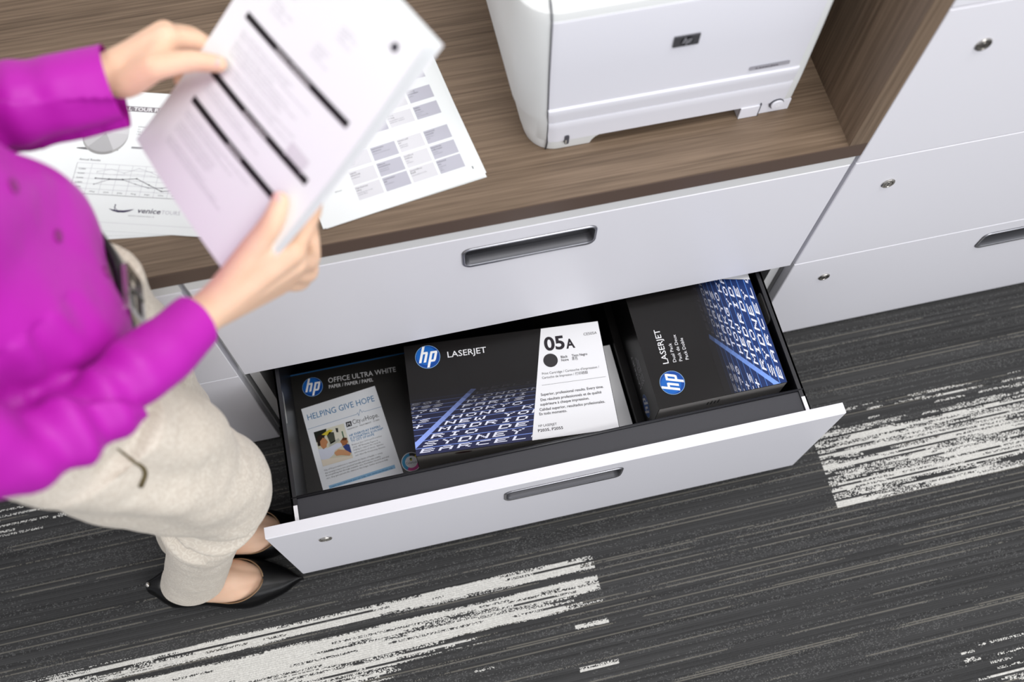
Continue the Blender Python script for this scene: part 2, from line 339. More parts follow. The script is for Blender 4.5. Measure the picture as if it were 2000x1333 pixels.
def departures(k, ub, vb0, glow, tint):
    """board of city names running away across a box face; ub(v) = right limit, vb0 = left limit of u"""
    sides = [lambda p: p[0]-vb0, lambda p: p[1]-0.0006, lambda p: ub(p[1])-0.0004-p[0]]
    def put(poly, c, l):
        for s_ in sides:
            poly = clip(poly, s_)
            if len(poly) < 3: return
        k.poly(poly, c, l)
    vs = [0.0]+[r[2]-0.0022 for r in ROWS[1:]]+[0.105]
    dark = (0.009, 0.008, 0.009, 1); blue = tint
    for q, (a, b) in enumerate(zip(vs, vs[1:])):
        f = max(0.0, 1-q/10.5)
        put([(vb0, a), (0.4, a), (0.4, b), (vb0, b)], lerp(dark, blue, f), 1)
        put([(vb0, b-0.0005), (0.4, b-0.0005), (0.4, b+0.0004), (vb0, b+0.0004)], lerp(dark, glow, f**1.3), 2)
    band = [(0, .012), (0, .022), (.1007, .1005), (.109, .0993)]; N = 12
    for q in range(N):
        f0, f1 = q/N, (q+1)/N; L0, L1 = lerp(band[1], band[2], f0), lerp(band[1], band[2], f1); R0, R1 = lerp(band[0], band[3], f0), lerp(band[0], band[3], f1)
        put([R0, R1, L1, L0], lerp(lerp(glow, (0.5, 0.6, 1, 1), 0.25), dark, (q/N)**1.2), 3)
    for q, (s_, u, v, pw) in enumerate(ROWS):
        nv = ROWS[q+1][2] if q+1 < len(ROWS) else v+0.006
        cap = (nv-v)*0.66; br = max(0.03, 1-max(0, q-4)/6.3)
        c = lerp(dark, (0.80, 0.82, 0.97, 1), br**1.2)
        items = [(s_, u)]+([LEFT[q]] if q in LEFT else [])
        for word, u0 in items:
            for ci, ch in enumerate(word):
                g = PIX[ch].split(); pw_ = pw if word == s_ else pw*0.95
                for ri, rowbits in enumerate(g):
                    y0 = v+cap*(4-ri)/5; y1 = y0+cap/5*0.92; run = None
                    for b in range(6):
                        on = b < 5 and rowbits[b] == '1'
                        if on and run is None: run = b
                        if not on and run is not None:
                            xa = u0+ci*pw_+run*pw_*0.145; xb = u0+ci*pw_+b*pw_*0.145
                            put([(xa+(y0-v)*.75, y0), (xb+(y0-v)*.75, y0), (xb+(y1-v)*.75, y1), (xa+(y1-v)*.75, y1)], c, 4); run = None
WHITE = (0.80, 0.80, 0.82, 1); BLK = (0.02, 0.016, 0.022, 1)

# ------------------------------------------------------------------ the setting
def struct(name, bm, m):
    o = part(name, bm, m); o['kind'] = 'structure'; return o
struct('floor', BX(-2.6, 3.2, -2.6, 0.66, -0.05, 0.0), M['carpet'])
struct('wall_back', BX(-2.6, 3.2, 0.66, 0.76, 0.0, 2.75), M['wallpaint'])
ZC = 0.6795            # counter top
D1T, D1B, D2T, D2B = 0.629, 0.3290, 0.3272, 0.0300

# ------------------------------------------------------------------ counter and side panel
o = part('countertop', BX(-1.30, 0.9205, 0.0012, 0.655, 0.6497, ZC), M['wood_x'], bevel=0.0008)
part('edge_band', BX(-1.30, 0.9205, 0.0, 0.0012, 0.6499, ZC-0.0006), M['edge'], o, label='dark edge strip of the countertop')
tag(o, 'long dark walnut countertop that the printer and the printed sheets lie on', 'countertop')
o = part('side_panel', BX(0.8935, 0.9205, 0.0, 0.655, ZC, 1.245), M['wood_z'], bevel=0.001)
tag(o, 'upright walnut side panel standing between the printer and the tall white cabinet', 'panel')

# ------------------------------------------------------------------ filing cabinets
def front_panel(x0, x1, z0, z1, yf, th, holes):
    """flat front with rounded openings for recessed pulls"""
    bm = bmesh.new(); e = 0.0012
    o_ = [(x0+e, z0+e), (x1-e, z0+e), (x1-e, z1-e), (x0+e, z1-e)]
    fo = [bm.verts.new((p[0], yf, p[1])) for p in o_]
    fe = [bm.edges.new((fo[k], fo[(k+1) % 4])) for k in range(4)]
    hv = []
    for h in holes:
        vs = [bm.verts.new((p[0], yf, p[1])) for p in h]; hv.append(vs)
        fe += [bm.edges.new((vs[k], vs[(k+1) % len(vs)])) for k in range(len(vs))]
    bmesh.ops.triangle_fill(bm, edges=fe, use_beauty=True, use_dissolve=False)
    m_ = [bm.verts.new((p[0], yf+e, p[1])) for p in ((x0, z0), (x1, z0), (x1, z1), (x0, z1))]
    b_ = [bm.verts.new((p[0], yf+th, p[1])) for p in ((x0, z0), (x1, z0), (x1, z1), (x0, z1))]
    for a, b in ((fo, m_), (m_, b_)):
        for k in range(4): bm.faces.new((a[k], a[(k+1) % 4], b[(k+1) % 4], b[k]))
    bk = [bm.verts.new((v.co.x, yf+th, v.co.z)) for v in sum(hv, [])]
    ed = [bm.edges.get((b_[k], b_[(k+1) % 4])) for k in range(4)]; k0 = 0
    for vs in hv:
        nb = bk[k0:k0+len(vs)]; k0 += len(vs)
        for k in range(len(vs)): bm.faces.new((vs[k], vs[(k+1) % len(vs)], nb[(k+1) % len(vs)], nb[k]))
        ed += [bm.edges.get((nb[k], nb[(k+1) % len(vs)])) for k in range(len(vs))]
    bmesh.ops.triangle_fill(bm, edges=ed, use_beauty=True, use_dissolve=False)
    return bm
def pull(parent, cx, cz, yf):
    """recessed satin pull: rim, hollow and bright lower lip"""
    a = rrect(cx-0.0955, cx+0.0955, cz-0.025, cz+0.025, 0.012)
    def ring(ins, y, dz=0.0, top=0.0):
        r = max(0.012-ins, 0.004)
        return [(p[0], yf+y, p[1]) for p in rrect(cx-0.0955+ins, cx+0.0955-ins, cz-0.025+ins+dz, cz+0.025-ins-top, r)]
    bm = bmesh.new()
    loft(bm, [ring(-0.0006, 0.004), ring(-0.0012, -0.0012), ring(0.0014, -0.0030), ring(0.0026, -0.0022, 0.0042), ring(0.0040, 0.003, 0.0048), ring(0.006, 0.012, 0.0050)], caps=False)
    bmesh.ops.recalc_face_normals(bm, faces=bm.faces)
    for f in bm.faces:
        c_ = f.calc_center_median()
        if c_.y > yf-0.0016 and c_.y < yf+0.2: f.material_index = 0 if c_.y < yf-0.001 else 1
        if c_.y > yf+0.002 and abs(c_.y-yf) > 0.0035: f.material_index = 1
    o_ = part('handle', bm, [M['chrome'], M['darkmetal']], parent, smooth=True, label='satin metal recessed pull')
    bm = bmesh.new(); loft(bm, [ring(0.0058, 0.0115, 0.0048), ring(0.008, 0.0150, 0.0056)], caps=True)
    return o_, bm
def lock(parent, cx, cz, yf):
    bm = bmesh.new(); revolve(bm, (cx, yf, cz), (0, -1, 0), [(0.0105, -0.004), (0.0105, 0.0012), (0.0095, 0.0024), (0.0072, 0.0024), (0.0068, 0.0010), (0.0060, 0.0010), (0.0055, 0.0022), (0.0001, 0.0024)])
    box(bm, cx-0.0006, cx+0.0006, yf-0.0029, yf-0.0022, cz-0.0042, cz+0.0042)
    auto(part('lock', bm, M['nickel'], parent, label='round nickel key lock'), 0.5)
def drawer(parent, x0, x1, z0, z1, yf, hx=None, with_lock=True):
    hx = (x0+x1)/2-0.0006 if hx is None else hx; cz = z1-0.056
    hole = rrect(hx-0.0955, hx+0.0955, cz-0.025, cz+0.025, 0.012)
    bm = front_panel(x0, x1, z0, z1, yf, 0.018, [hole])
    d = part('drawer_front', bm, M['white'], parent, origin=((x0+x1)/2, yf, z0))
    h, b2 = pull(d, hx, cz, yf)
    part('handle_recess', b2, M['darkmetal'], d, smooth=True, label='dark hollow of the recessed pull')
    if with_lock: lock(d, x0+0.077, z1-0.0745, yf)
    return d
def cab_body(parent, x0, x1, z1, rails, name='cabinet_body'):
    bm = bmesh.new(); yb = 0.52
    box(bm, x0, x0+0.016, 0.020, yb, 0.012, z1); box(bm, x1-0.016, x1, 0.020, yb, 0.012, z1)
    box(bm, x0+0.016, x1-0.016, yb-0.012, yb, 0.012, z1); box(bm, x0+0.016, x1-0.016, 0.03, yb-0.012, 0.012, 0.024)
    box(bm, x0+0.016, x1-0.016, 0.020, yb-0.012, z1-0.012, z1)
    for a, b in rails: box(bm, x0, x1, 0.0006, 0.020, a, b)
    box(bm, x0+0.02, x1-0.02, 0.05, 0.50, 0.0, 0.012)
    return part(name, bm, M['cab'], parent)
cw = 0.914
# cabinet under the counter, its lower drawer pulled out
cab = root('filing_cabinet', 'white two-drawer filing cabinet whose open lower drawer is full of boxes', 'cabinet', (cw/2, 0.25, 0), 'white lateral filing cabinets')
cab_body(cab, 0.0, cw, 0.6297, [(0.6296, 0.6496)])
drawer(cab, 0.0, cw, D1B, D1T, 0.0, with_lock=False)
part('drawer_divider', BX(0.016, cw-0.016, 0.021, 0.05, 0.3285, 0.3400), M['black_steel'], cab)
YF = -0.267
od = drawer(cab, 0.0, cw, D2B, D2T, YF, hx=0.4586)
ZR = 0.3145; XL, XR = 0.0425, 0.8665
bm = bmesh.new()
for a, b in ((XL, XL+0.003), (XR-0.003, XR)): box(bm, a, b, -0.245, 0.205, 0.040, ZR)
box(bm, XL, XL+0.009, -0.245, 0.205, ZR-0.004, ZR); box(bm, XR-0.009, XR, -0.245, 0.205, ZR-0.004, ZR)
box(bm, XL+0.003, XR-0.003, 0.199, 0.205, 0.040, ZR-0.02); box(bm, XL+0.003, XR-0.003, -0.2110, -0.2085, 0.040, 0.310)
box(bm, XL+0.003, XR-0.003, -0.2085, 0.199, 0.040, 0.048)
part('drawer_box', bm, M['black_steel'], od, label='black steel drawer box')
bm = BX(XL+0.004, XR-0.004, -0.2490, -0.2105, 0.306, 0.3112)
part('front_ledge', bm, M['ledge'], od, label='charcoal ledge behind the drawer front')
bm = bmesh.new(); tube(bm, [(XL+0.001, -0.2098, 0.3122), (XR-0.001, -0.2098, 0.3122)], 0.0026, 10)
part('ledge_lip', bm, M['black_steel'], od, smooth=True, label='rolled black lip of the ledge')
for a, b in ((XL+0.0025, XL+0.0085), (XR-0.0085, XR-0.0025)):
    part('side_bracket', BX(a, b, -0.2489, -0.2225, 0.296, 0.3155), M['white_edge'], od, label='small white bracket', bevel=0.0006)
for sx, a in ((-1, 0.024), (1, 0.870)):
    bm = bmesh.new(); box(bm, a, a+0.016, -0.225, 0.20, 0.105, 0.150); box(bm, a+(0.010 if sx < 0 else -0.001), a+(0.018 if sx < 0 else 0.006), -0.215, -0.155, 0.150, 0.255)
    part('drawer_slide', bm, M['black_steel'], od, bevel=0.001)
    bm = bmesh.new(); xq = XL+0.0036 if sx < 0 else XR-0.0036
    loft(bm, [[(xq-0.0006, y_, z_) for y_, z_ in rrect(-0.075, -0.020, 0.268, 0.292, 0.008)], [(xq+0.0006, y_, z_) for y_, z_ in rrect(-0.075, -0.020, 0.268, 0.292, 0.008)]])
    part('hanging_rail_clip', bm, M['zinc'], od, label='pale metal clip on the drawer side')
# neighbour on the left
x1 = -0.0096; x0 = x1-cw
cb2 = root('filing_cabinet', 'white two-drawer filing cabinet, closed, behind the legs of the person', 'cabinet', ((x0+x1)/2, 0.25, 0), 'white lateral filing cabinets')
cab_body(cb2, x0, x1+0.002, 0.6297, [(0.6296, 0.6496)])
drawer(cb2, x0, x1, D1B, D1T, 0.0); drawer(cb2, x0, x1, 0.0115, D2T, 0.0)
# tall neighbour on the right
x0 = 0.9215; x1 = x0+cw
cb3 = root('filing_cabinet', 'tall white filing cabinet with closed drawers and round locks, right of the walnut panel', 'cabinet', ((x0+x1)/2, 0.25, 0), 'white lateral filing cabinets')
cab_body(cb3, x0, x1, 1.232, [])
for a, b in ((0.0117, D2T), (D1B, D1T), (0.6308, 0.9300), (0.9318, 1.2310)): drawer(cb3, x0, x1, a, b, 0.0, hx=1.3795)
part('cabinet_top', BX(x0, x1, 0.0, 0.53, 1.232, 1.262), M['wood_x'], cb3, bevel=0.001)

# ------------------------------------------------------------------ boxes and paper in the open drawer
ex, ey = (1, 0, 0), (0, 1, 0)
# reams
for k, (za, zb, lab) in enumerate(((0.0485, 0.0995, 'black wrapped paper ream underneath the ream with the white leaflet'), (0.100, 0.152, 'black wrapped paper ream with a white leaflet on top, left in the drawer'))):
    r_ = root('paper_ream', lab, 'paper ream', (0.15, -0.07, za), 'black paper reams')
    part('wrapper', hexa(bmesh.new(), [(0.0440, -0.2075), (0.2585, -0.2075), (0.2590, 0.0606), (0.0434, 0.0604)], za, zb), M['wrap'], r_, bevel=0.0025)
ream = r_
k = Ink((0, 0, 0.1520), ex, ey)
k.rect(0.0455, 0.0570, 0.2575, 0.0592, srgb(40, 92, 140), 1)
logo(k, (0.0810, 0.0290), 0.0180, -0.03, 1)
LT = srgb(214, 214, 216)
k.text('OFFICE ULTRA WHITE', 0.1095, 0.0302, -0.036, 0.121, 0.0094, LT, 1)
k.text('PAPER / PAPIER / PAPEL', 0.1091, 0.0196, -0.041, 0.0788, 0.0064, LT, 1, 0.006)
k.build('cover_print', ream)
# leaflet
bm = hexa(bmesh.new(), [(0.0556, -0.0082), (0.0735, -0.1735), (0.2100, -0.1605), (0.1888, 0.0072)][::-1], 0.15215, 0.15245)
part('leaflet', bm, mat('pale_leaflet_paper', srgb(218, 221, 226), 0.5), ream, label='white charity leaflet on the ream')
k = Ink((0, 0, 0.15245), ex, ey); BL_ = srgb(46, 112, 160); DK = srgb(52, 54, 58)
k.text('HELPING GIVE HOPE', 0.0647, -0.0315, 0.088, 0.1199, 0.0108, BL_, 1)
pts = [(0.0616, -0.0476), (0.1489, -0.0388), (0.1515, -0.0362), (0.1522, -0.0424), (0.1563, -0.0310), (0.1588, -0.0373), (0.1615, -0.0350), (0.1633, -0.0367), (0.1939, -0.0340)]
for a, b in zip(pts, pts[1:]): k.line(a, b, 0.0006, BL_, 1)
k.poly([(0.1278, -0.0492), (0.1281, -0.0587), (0.1379, -0.0578), (0.1376, -0.0486)], DK, 1)
for dx in (-0.0018, 0.0018): k.circle((0.1328+dx, -0.0522), 0.0009, LT, 2, 10); k.line((0.1328+dx, -0.0532), (0.1328+dx*1.6, -0.0568), 0.0009, LT, 2); k.line((0.1328+dx, -0.0540), (0.1328-dx*0.6, -0.0526), 0.0006, LT, 2)
k.text('City', 0.1400, -0.0557, 0.105, 0.0144, 0.0084, DK, 1); k.text('of', 0.1556, -0.0545, 0.08, 0.0060, 0.0058, DK, 1); k.text('Hope.', 0.1628, -0.0537, 0.09, 0.0240, 0.0084, DK, 1)
for t_ in [('RESEARCH · TREATMENT · CURES', 0.1294, -0.0640, 0.107, 0.0572, 0.0022, DK, .01), ('HP EVERYDAY PAPERS', 0.1309, -0.0769, 0.109, 0.0553, 0.0040, BL_, .02), ('IS DONATING $100,000*', 0.1314, -0.0822, 0.104, 0.0592, 0.0040, BL_, .02), ('TO CITY OF HOPE', 0.1320, -0.0874, 0.100, 0.0411, 0.0040, BL_, .02),
           ('Between June 2014 and December', 0.1323, -0.0935, 0.098, 0.0536, 0.0028, DK, 0), ('2015, HP Everyday Papers is', 0.1332, -0.0987, 0.094, 0.0444, 0.0028, DK, 0), ('helping to support the research', 0.1337, -0.1033, 0.094, 0.0476, 0.0028, DK, 0), ('and treatment of cancer, diabetes', 0.1342, -0.1084, 0.095, 0.0516, 0.0028, DK, 0), ('and other life threatening diseases.', 0.1351, -0.1137, 0.095, 0.0533, 0.0028, DK, 0),
           ("City of Hope's mission is to transform the future of health — every", 0.0786, -0.1283, 0.095, 0.1032, 0.0028, DK, .004), ('day turning science into practical benefits and hope into reality.', 0.0795, -0.1335, 0.095, 0.0985, 0.0028, DK, .004), ('Accomplishing this through exquisite care, innovative research and vital', 0.0800, -0.1381, 0.096, 0.1116, 0.0028, DK, .004), ('care, they give patients the chance to live longer, better and more fully.', 0.0807, -0.1431, 0.097, 0.1091, 0.0028, DK, .004)]:
    k.text(*t_[:6], t_[6], 1, t_[7], 1)
k.poly([(0.0823, -0.1551), (0.0832, -0.1606), (0.1985, -0.1495), (0.1979, -0.1427)], srgb(128, 172, 206), 1)
k.text('Learn more and how you can help, visit www.cityofhope.org.', 0.0860, -0.1590, 0.096, 0.1085, 0.0028, srgb(40, 80, 120), 2)
# the leaflet's small picture: a man in a white coat leaning over a child
A0, A1, A2, A3 = (0.0709, -0.0553), (0.1245, -0.0504), (0.1305, -0.1154), (0.0781, -0.1197)
def pic(pts, c, l):
    def W(p):
        a = lerp(A0, A1, p[0]); b = lerp(A3, A2, p[0]); return lerp(a, b, p[1])
    k.poly([W(p) for p in pts], c, l)
pic([(0, 0), (1, 0), (1, 1), (0, 1)], srgb(196, 192, 172), 1); pic([(0, 0), (.42, 0), (.36, .16), (.18, .28), (0, .3)], srgb(30, 34, 26), 2)
pic([(.42, 0), (1, 0), (1, .42), (.5, .42)], srgb(208, 206, 190), 2); pic([(.22, .13), (.5, .05), (.62, .10), (.4, .20)], srgb(196, 178, 52), 3); pic([(.38, .2), (.48, .12), (.62, .16), (.6, .42), (.42, .46)], srgb(66, 70, 58), 3)
pic([(.70, .06), (.78, .08), (.76, .2), (.70, .18)], srgb(40, 42, 40), 3); pic([(.86, .2), (.9, .2), (.9, .45), (.86, .45)], srgb(60, 96, 74), 3); pic([(.36, .44), (.72, .36), (.74, .44), (.36, .54)], srgb(170, 172, 160), 3)
pic([(.04, .22), (.12, .12), (.24, .14), (.30, .24), (.20, .30), (.12, .42), (.02, .42)], srgb(40, 28, 20), 4); pic([(.12, .30), (.24, .22), (.32, .28), (.36, .38), (.30, .44), (.28, .50), (.16, .54), (.10, .44)], srgb(176, 122, 84), 5)
pic([(0, .50), (.16, .52), (.30, .54), (.62, .48), (.78, .52), (.76, .60), (.5, .66), (.44, .76), (.2, .86), (0, .80)], srgb(198, 202, 216), 5)
pic([(.74, .46), (.84, .40), (.96, .44), (.98, .54), (.9, .60), (.78, .60)], srgb(150, 96, 60), 6); pic([(.78, .44), (.86, .38), (.98, .42), (.96, .48), (.84, .46)], srgb(84, 50, 28), 7)
pic([(.78, .62), (.92, .58), (1, .62), (1, .86), (.86, .80)], srgb(44, 60, 120), 6); pic([(.46, .72), (.62, .66), (.84, .74), (.98, .86), (.92, .92), (.66, .84), (.5, .82)], srgb(190, 140, 102), 7); pic([(0, .82), (.3, .84), (.7, .90), (1, .94), (1, 1), (0, 1)], srgb(214, 204, 188), 6)
k.build('leaflet_print', ream)
k = Ink((0, 0, 0.1520), ex, ey); c0 = (0.2270, -0.1440); R0 = 0.0172
k.circle(c0, R0, (0.75, 0.76, 0.78, 1), 1, 40); k.circle(c0, R0*.93, srgb(60, 150, 196), 2, 30, a0=95, a1=235, r0=R0*.62); k.circle(c0, R0*.93, srgb(196, 70, 140), 2, 24, a0=235, a1=350, r0=R0*.62); k.circle(c0, R0*.93, srgb(28, 28, 30), 2, 16, a0=50, a1=95, r0=R0*.62); k.circle(c0, R0*.93, srgb(220, 200, 50), 2, 16, a0=-10, a1=50, r0=R0*.62)
k.text('ColorLok', c0[0]-.0095, c0[1]-.0030, -0.04, .019, .0040, srgb(40, 70, 60), 2); k.circle((c0[0], c0[1]+.0052), .0022, BLK, 2, 14); k.rect(c0[0]-.0016, c0[1]+.0018, c0[0]+.0016, c0[1]+.0046, srgb(190, 180, 40), 3); k.circle((c0[0]+.001, c0[1]+.0062), .0012, srgb(60, 160, 90), 3, 10)
k.build('round_badge_print', ream)

# toner boxes
lowb = root('toner_box', 'toner box lying under the white panel box, only its white end showing', 'toner box', (0.44, -0.1, 0.0485), 'toner cartridge boxes')
part('carton', hexa(bmesh.new(), [(0.2660, -0.2060), (0.6155, -0.2060), (0.6145, -0.010), (0.2660, -0.010)], 0.0485, 0.1648), M['carton'], lowb, bevel=0.0012)
k = Ink((0, 0, 0.1648), ex, ey); k.rect(0.5000, -0.2048, 0.6146, -0.0112, WHITE, 1); k.build('box_print', lowb)
TZ = 0.290
ca, sa = math.cos(-0.074), math.sin(-0.074)
def F5(u, v): return (0.2397+ca*u-sa*v, -0.1789+sa*u+ca*v)
b5 = root('toner_box', 'black toner box with a white text panel on its right end', 'toner box', F5(.16, .095)+(0.1652,), 'toner cartridge boxes')
part('carton', hexa(bmesh.new(), [F5(0, 0), F5(.327, 0), F5(.327, .1905), F5(0, .1905)], 0.1652, TZ), M['carton'], b5, bevel=0.0010, seg=1)
k = Ink(F5(0, 0)+(TZ,), (ca, sa, 0), (-sa, ca, 0))
departures(k, lambda v: .1853+.2345*v, 0.0006, (0.22, 0.33, 0.85, 1), (0.022, 0.025, 0.075, 1))
k.poly([(.1853, .0008), (.3262, .0008), (.3262, .1897), (.2298, .1897)], WHITE, 5)
k.rect(.1853, -.0002, .3262, .0009, WHITE, 5)
k.build('city_board_print', b5)
k = Ink(F5(0, 0)+(0.1652,), (ca, sa, 0), (0, 0, 1)); k.rect(.001, .001, .326, TZ-.1652-.001, (.36, .34, .32, 1), 1); k.circle((.075, .1145), .014, (.06, .028, .026, 1), 2, 30, ry=.0042); k.build('front_sheen_print', b5)  # grey rect paints the gloss reflection on the black carton; the ellipse is print
k = Ink((0, 0, TZ), ex, ey)
logo(k, (0.2893, -0.0162), 0.0205, -0.075, 5)
k.text('LASERJET', 0.3214, -0.0245, -0.072, 0.0642, 0.0102, (0.8, 0.8, 0.82, 1), 5, 0.004)
k.build('brand_print', b5); k = Ink((0, 0, TZ), ex, ey)
L = 7
for t_ in [('05', .4806, -.0468, -.09, .0336, .0225, .03), ('A', .5159, -.0508, -.075, .0150, .0160, .03), ('CE505A', .5497, -.0343, -.076, .0225, .0046, 0), ('Black', .5029, -.0658, -.07, .0114, .0042, .015), ('Noire', .5023, -.0715, -.08, .0121, .0042, .015), ('Tinto Negro', .5210, -.0673, -.081, .0260, .0042, .015), ('黑色', .5201, -.0730, -.083, .0096, .0044, 0),
           ("Print Cartridge / Cartouche d'Impression /", .4659, -.0878, -.085, .0946, .0040, 0), ('Cartucho de Impresion / 打印硒鼓', .4642, -.0947, -.088, .0758, .0040, 0), ('Superior, professional results. Every time.', .4555, -.1230, -.078, .1029, .0044, .012), ('Des résultats professionnels et de qualité', .4529, -.1316, -.078, .1000, .0044, .012), ('supérieure à chaque impression.', .4507, -.1391, -.078, .0799, .0044, .012),
           ('Calidad superior, resultados profesionales.', .4474, -.1475, -.082, .1069, .0044, .012), ('En todo momento.', .4455, -.1546, -.083, .0447, .0044, .012), ('HP LASERJET', .4393, -.1735, -.095, .0297, .0038, 0), ('P2035, P2055', .4368, -.1814, -.084, .0404, .0044, .015)]:
    k.text(*t_[:6], BLK, L, t_[6], 10 if t_[5] > .01 else 3)
k.circle((.4852, -.0657), .0120, (.035, .032, .035, 1), L); k.line((.4611, -.1053), (.5668, -.1130), .0004, (.05, .05, .06, 1), L)
k.build('panel_print', b5)
# paired box on the right, and the one it stands on
lowd = root('toner_box', 'black toner box at the bottom right, under the dual pack box', 'toner box', (0.735, -0.02, 0.0485), 'toner cartridge boxes')
part('carton', hexa(bmesh.new(), [(0.6190, -0.2050), (0.8440, -0.2050), (0.8440, 0.150), (0.6190, 0.150)], 0.0485, 0.1845), M['carton'], lowd, bevel=0.0012)
DZ = 0.305; X0, X1_, Y0 = 0.6325, 0.8488, -0.1908
bd = root('toner_box', 'black and blue dual pack toner box, rightmost in the open drawer', 'toner box', (0.74, -0.01, 0.185), 'toner cartridge boxes')
part('carton', hexa(bmesh.new(), [(X0, Y0), (X1_, Y0), (X1_, Y0+.356), (X0, Y0+.356)], 0.185, DZ), M['carton'], bd, bevel=0.0012)
k = Ink((X1_, Y0, DZ), (0, 1, 0), (-1, 0, 0))
departures(k, lambda v: .1905+.2345*v, 0.0006, (0.10, 0.27, 0.80, 1), (0.012, 0.035, 0.15, 1))
k.poly([(.1905, .0008), (.3550, .0008), (.3550, X1_-X0-.001), (.1905+.2345*(X1_-X0), X1_-X0-.001)], WHITE, 4)
k.build('city_board_print', bd)
k = Ink((X0, Y0, 0.185), (1, 0, 0), (0, 0, 1)); k.rect(.001, .001, X1_-X0-.001, DZ-.185-.001, (.55, .53, .52, 1), 1)  # pale grey puts the front face's sheen into the colour
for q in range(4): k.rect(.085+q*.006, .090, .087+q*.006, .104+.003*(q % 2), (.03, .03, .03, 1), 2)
k.build('front_sheen_print', bd)
k = Ink((0, 0, DZ), ex, ey); logo(k, (0.6660, -0.1515), 0.0205, 1.53, 5); LW = (0.8, 0.8, 0.82, 1)
k.text('LASERJET', .6702, -.1177, 1.548, .0617, .0095, LW, 5, .004); k.text('Dual Pack', .6830, -.1181, 1.540, .0340, .0052, LW, 5); k.text('Pack de Deux', .6933, -.1185, 1.530, .0475, .0052, LW, 5); k.text('Pack Doble', .7041, -.1181, 1.543, .0390, .0052, LW, 5)
k.build('panel_print', bd)
k = Ink((X0, Y0, DZ), (0, 1, 0), (0, 0, -1)); logo(k, (.034, .078), .0200, 0.0, 1)
k.text('LASERJET', .066, .074, 0, .0617, .0095, LW, 1); k.text('Dual Pack', .066, .060, 0, .034, .0052, LW, 1); k.text('Pack de Deux', .066, .050, 0, .0475, .0052, LW, 1); k.text('Pack Doble', .066, .040, 0, .039, .0052, LW, 1)
k.build('side_print', bd)

# ------------------------------------------------------------------ printed sheets on the counter
GR = (0.52, 0.52, 0.58, 1); TX = (0.12, 0.12, 0.14, 1); LG = (0.62, 0.62, 0.66, 1)
def sheet(label, bl, ang, w_, h_, z, th=0.0006, group='printed sheets on the counter'):
    r_ = root('printed_sheet', label, 'sheet of paper', (bl[0], bl[1], z), group); c_, s_ = math.cos(ang), math.sin(ang)
    P = lambda u, v: (bl[0]+c_*u-s_*v, bl[1]+s_*u+c_*v)
    part('sheet', hexa(bmesh.new(), [P(0, 0), P(w_, 0), P(w_, h_), P(0, h_)], z, z+th), M['paper'], r_)
    return r_, Ink((bl[0], bl[1], z+th), (c_, s_, 0), (-s_, c_, 0))
def words(k, u, v, ang, w_, n, gap, c, hgt=0.0022, l=2, seed=0):
    """lines of small print"""
    rnd = random.Random(seed)
    for q in range(n):
        s_ = ' '.join(''.join(rnd.choice('aeiounrstlmd') for _ in range(rnd.randint(2, 8))) for _ in range(max(1, int(w_/hgt/5.5*rnd.uniform(.6, 1)))))
        wd = min(w_, len(s_)*hgt*0.78); k.text(s_, u+math.sin(ang)*gap*q, v-math.cos(ang)*gap*q, ang, wd, hgt, c, l, 0, 1)
A = math.radians(8.83)
for q, (du, dv, da) in enumerate(((0.0068, 0.0015, -0.4), (0.0085, 0.0040, 0.5), (0.0040, 0.0000, 0.2))):
    sheet('blank-edged sheet in the stack below the table printout, %s' % ['lowest', 'second from the bottom', 'third from the bottom'][q], (0.188+du*math.cos(A)-dv*math.sin(A), 0.0215+du*math.sin(A)+dv*math.cos(A)), A+math.radians(da), 0.216, 0.279, ZC+0.0001+q*0.0007)
r_, k = sheet('printout with a table of grey shaded cells, top of the stack left of the printer', (0.188, 0.0221), A, 0.2185, 0.279, ZC+0.0022)
cx = [0.0560, 0.0935, 0.1305, 0.1680]; rv = [0.0235, 0.0475, 0.0735, 0.1155, 0.1440, 0.1800, 0.2090]; hh = 0.0215
for ri, v in enumerate(rv):
    for ci, u in enumerate(cx):
        sh = (ci == 3 or ci == 1) if ri != 4 else ci in (0, 3)
        if ri == 0: sh = ci in (1, 3)
        k.rect(u, v, u+0.0340, v+hh, (0.47, 0.47, 0.54, 1) if sh else (0.66, 0.66, 0.70, 1), 1)
        rnd = random.Random(ri*7+ci)
        words(k, u+0.001, v+hh-0.0042, 0, 0.026, 2, 0.0036, (0.08, 0.08, 0.10, 1), 0.0026, 2, ri*9+ci)
        words(k, u+0.001, v+hh-0.0116, 0, 0.029*rnd.uniform(.5, 1), rnd.randint(1, 3), 0.0030, (0.26, 0.26, 0.30, 1), 0.0020, 2, ri*5+ci)
for q, v in enumerate((0.0975, 0.1690)): words(k, 0.060, v, 0, 0.06, 1, 0.003, TX, 0.0018, 2, 90+q)
for q, v in enumerate((0.0456, 0.0700)): words(k, 0.030, v, 0, 0.022, 1, 0.003, TX, 0.0020, 2, 95+q)
k.build('table_print', r_, M['toner']); k = Ink(k.o, k.ex, k.ey); k.rect(0.2095, 0.0160, 0.2110, 0.0205, TX, 1); k.build('page_number', r_, M['toner'])
A = math.radians(-16.4); c_, s_ = math.cos(A), math.sin(A)
sheet('sheet lying lowest under the line-chart printout by the counter edge', (-0.235, 0.0880), math.radians(-7.9), 0.262, 0.216, ZC+0.0001)
sheet('second sheet under the line-chart printout, turned slightly', (-0.226, 0.1010), math.radians(-11.5), 0.268, 0.216, ZC+0.0008)
bl = (-0.212, 0.1170)
r_, k = sheet('printout with a line chart and a gondola logo, lying beside the sleeve of the person', bl, A, 0.279, 0.216, ZC+0.0015)
def Lc(x, y): dx, dy = x-bl[0], y-bl[1]; return (c_*dx+s_*dy, -s_*dx+c_*dy)
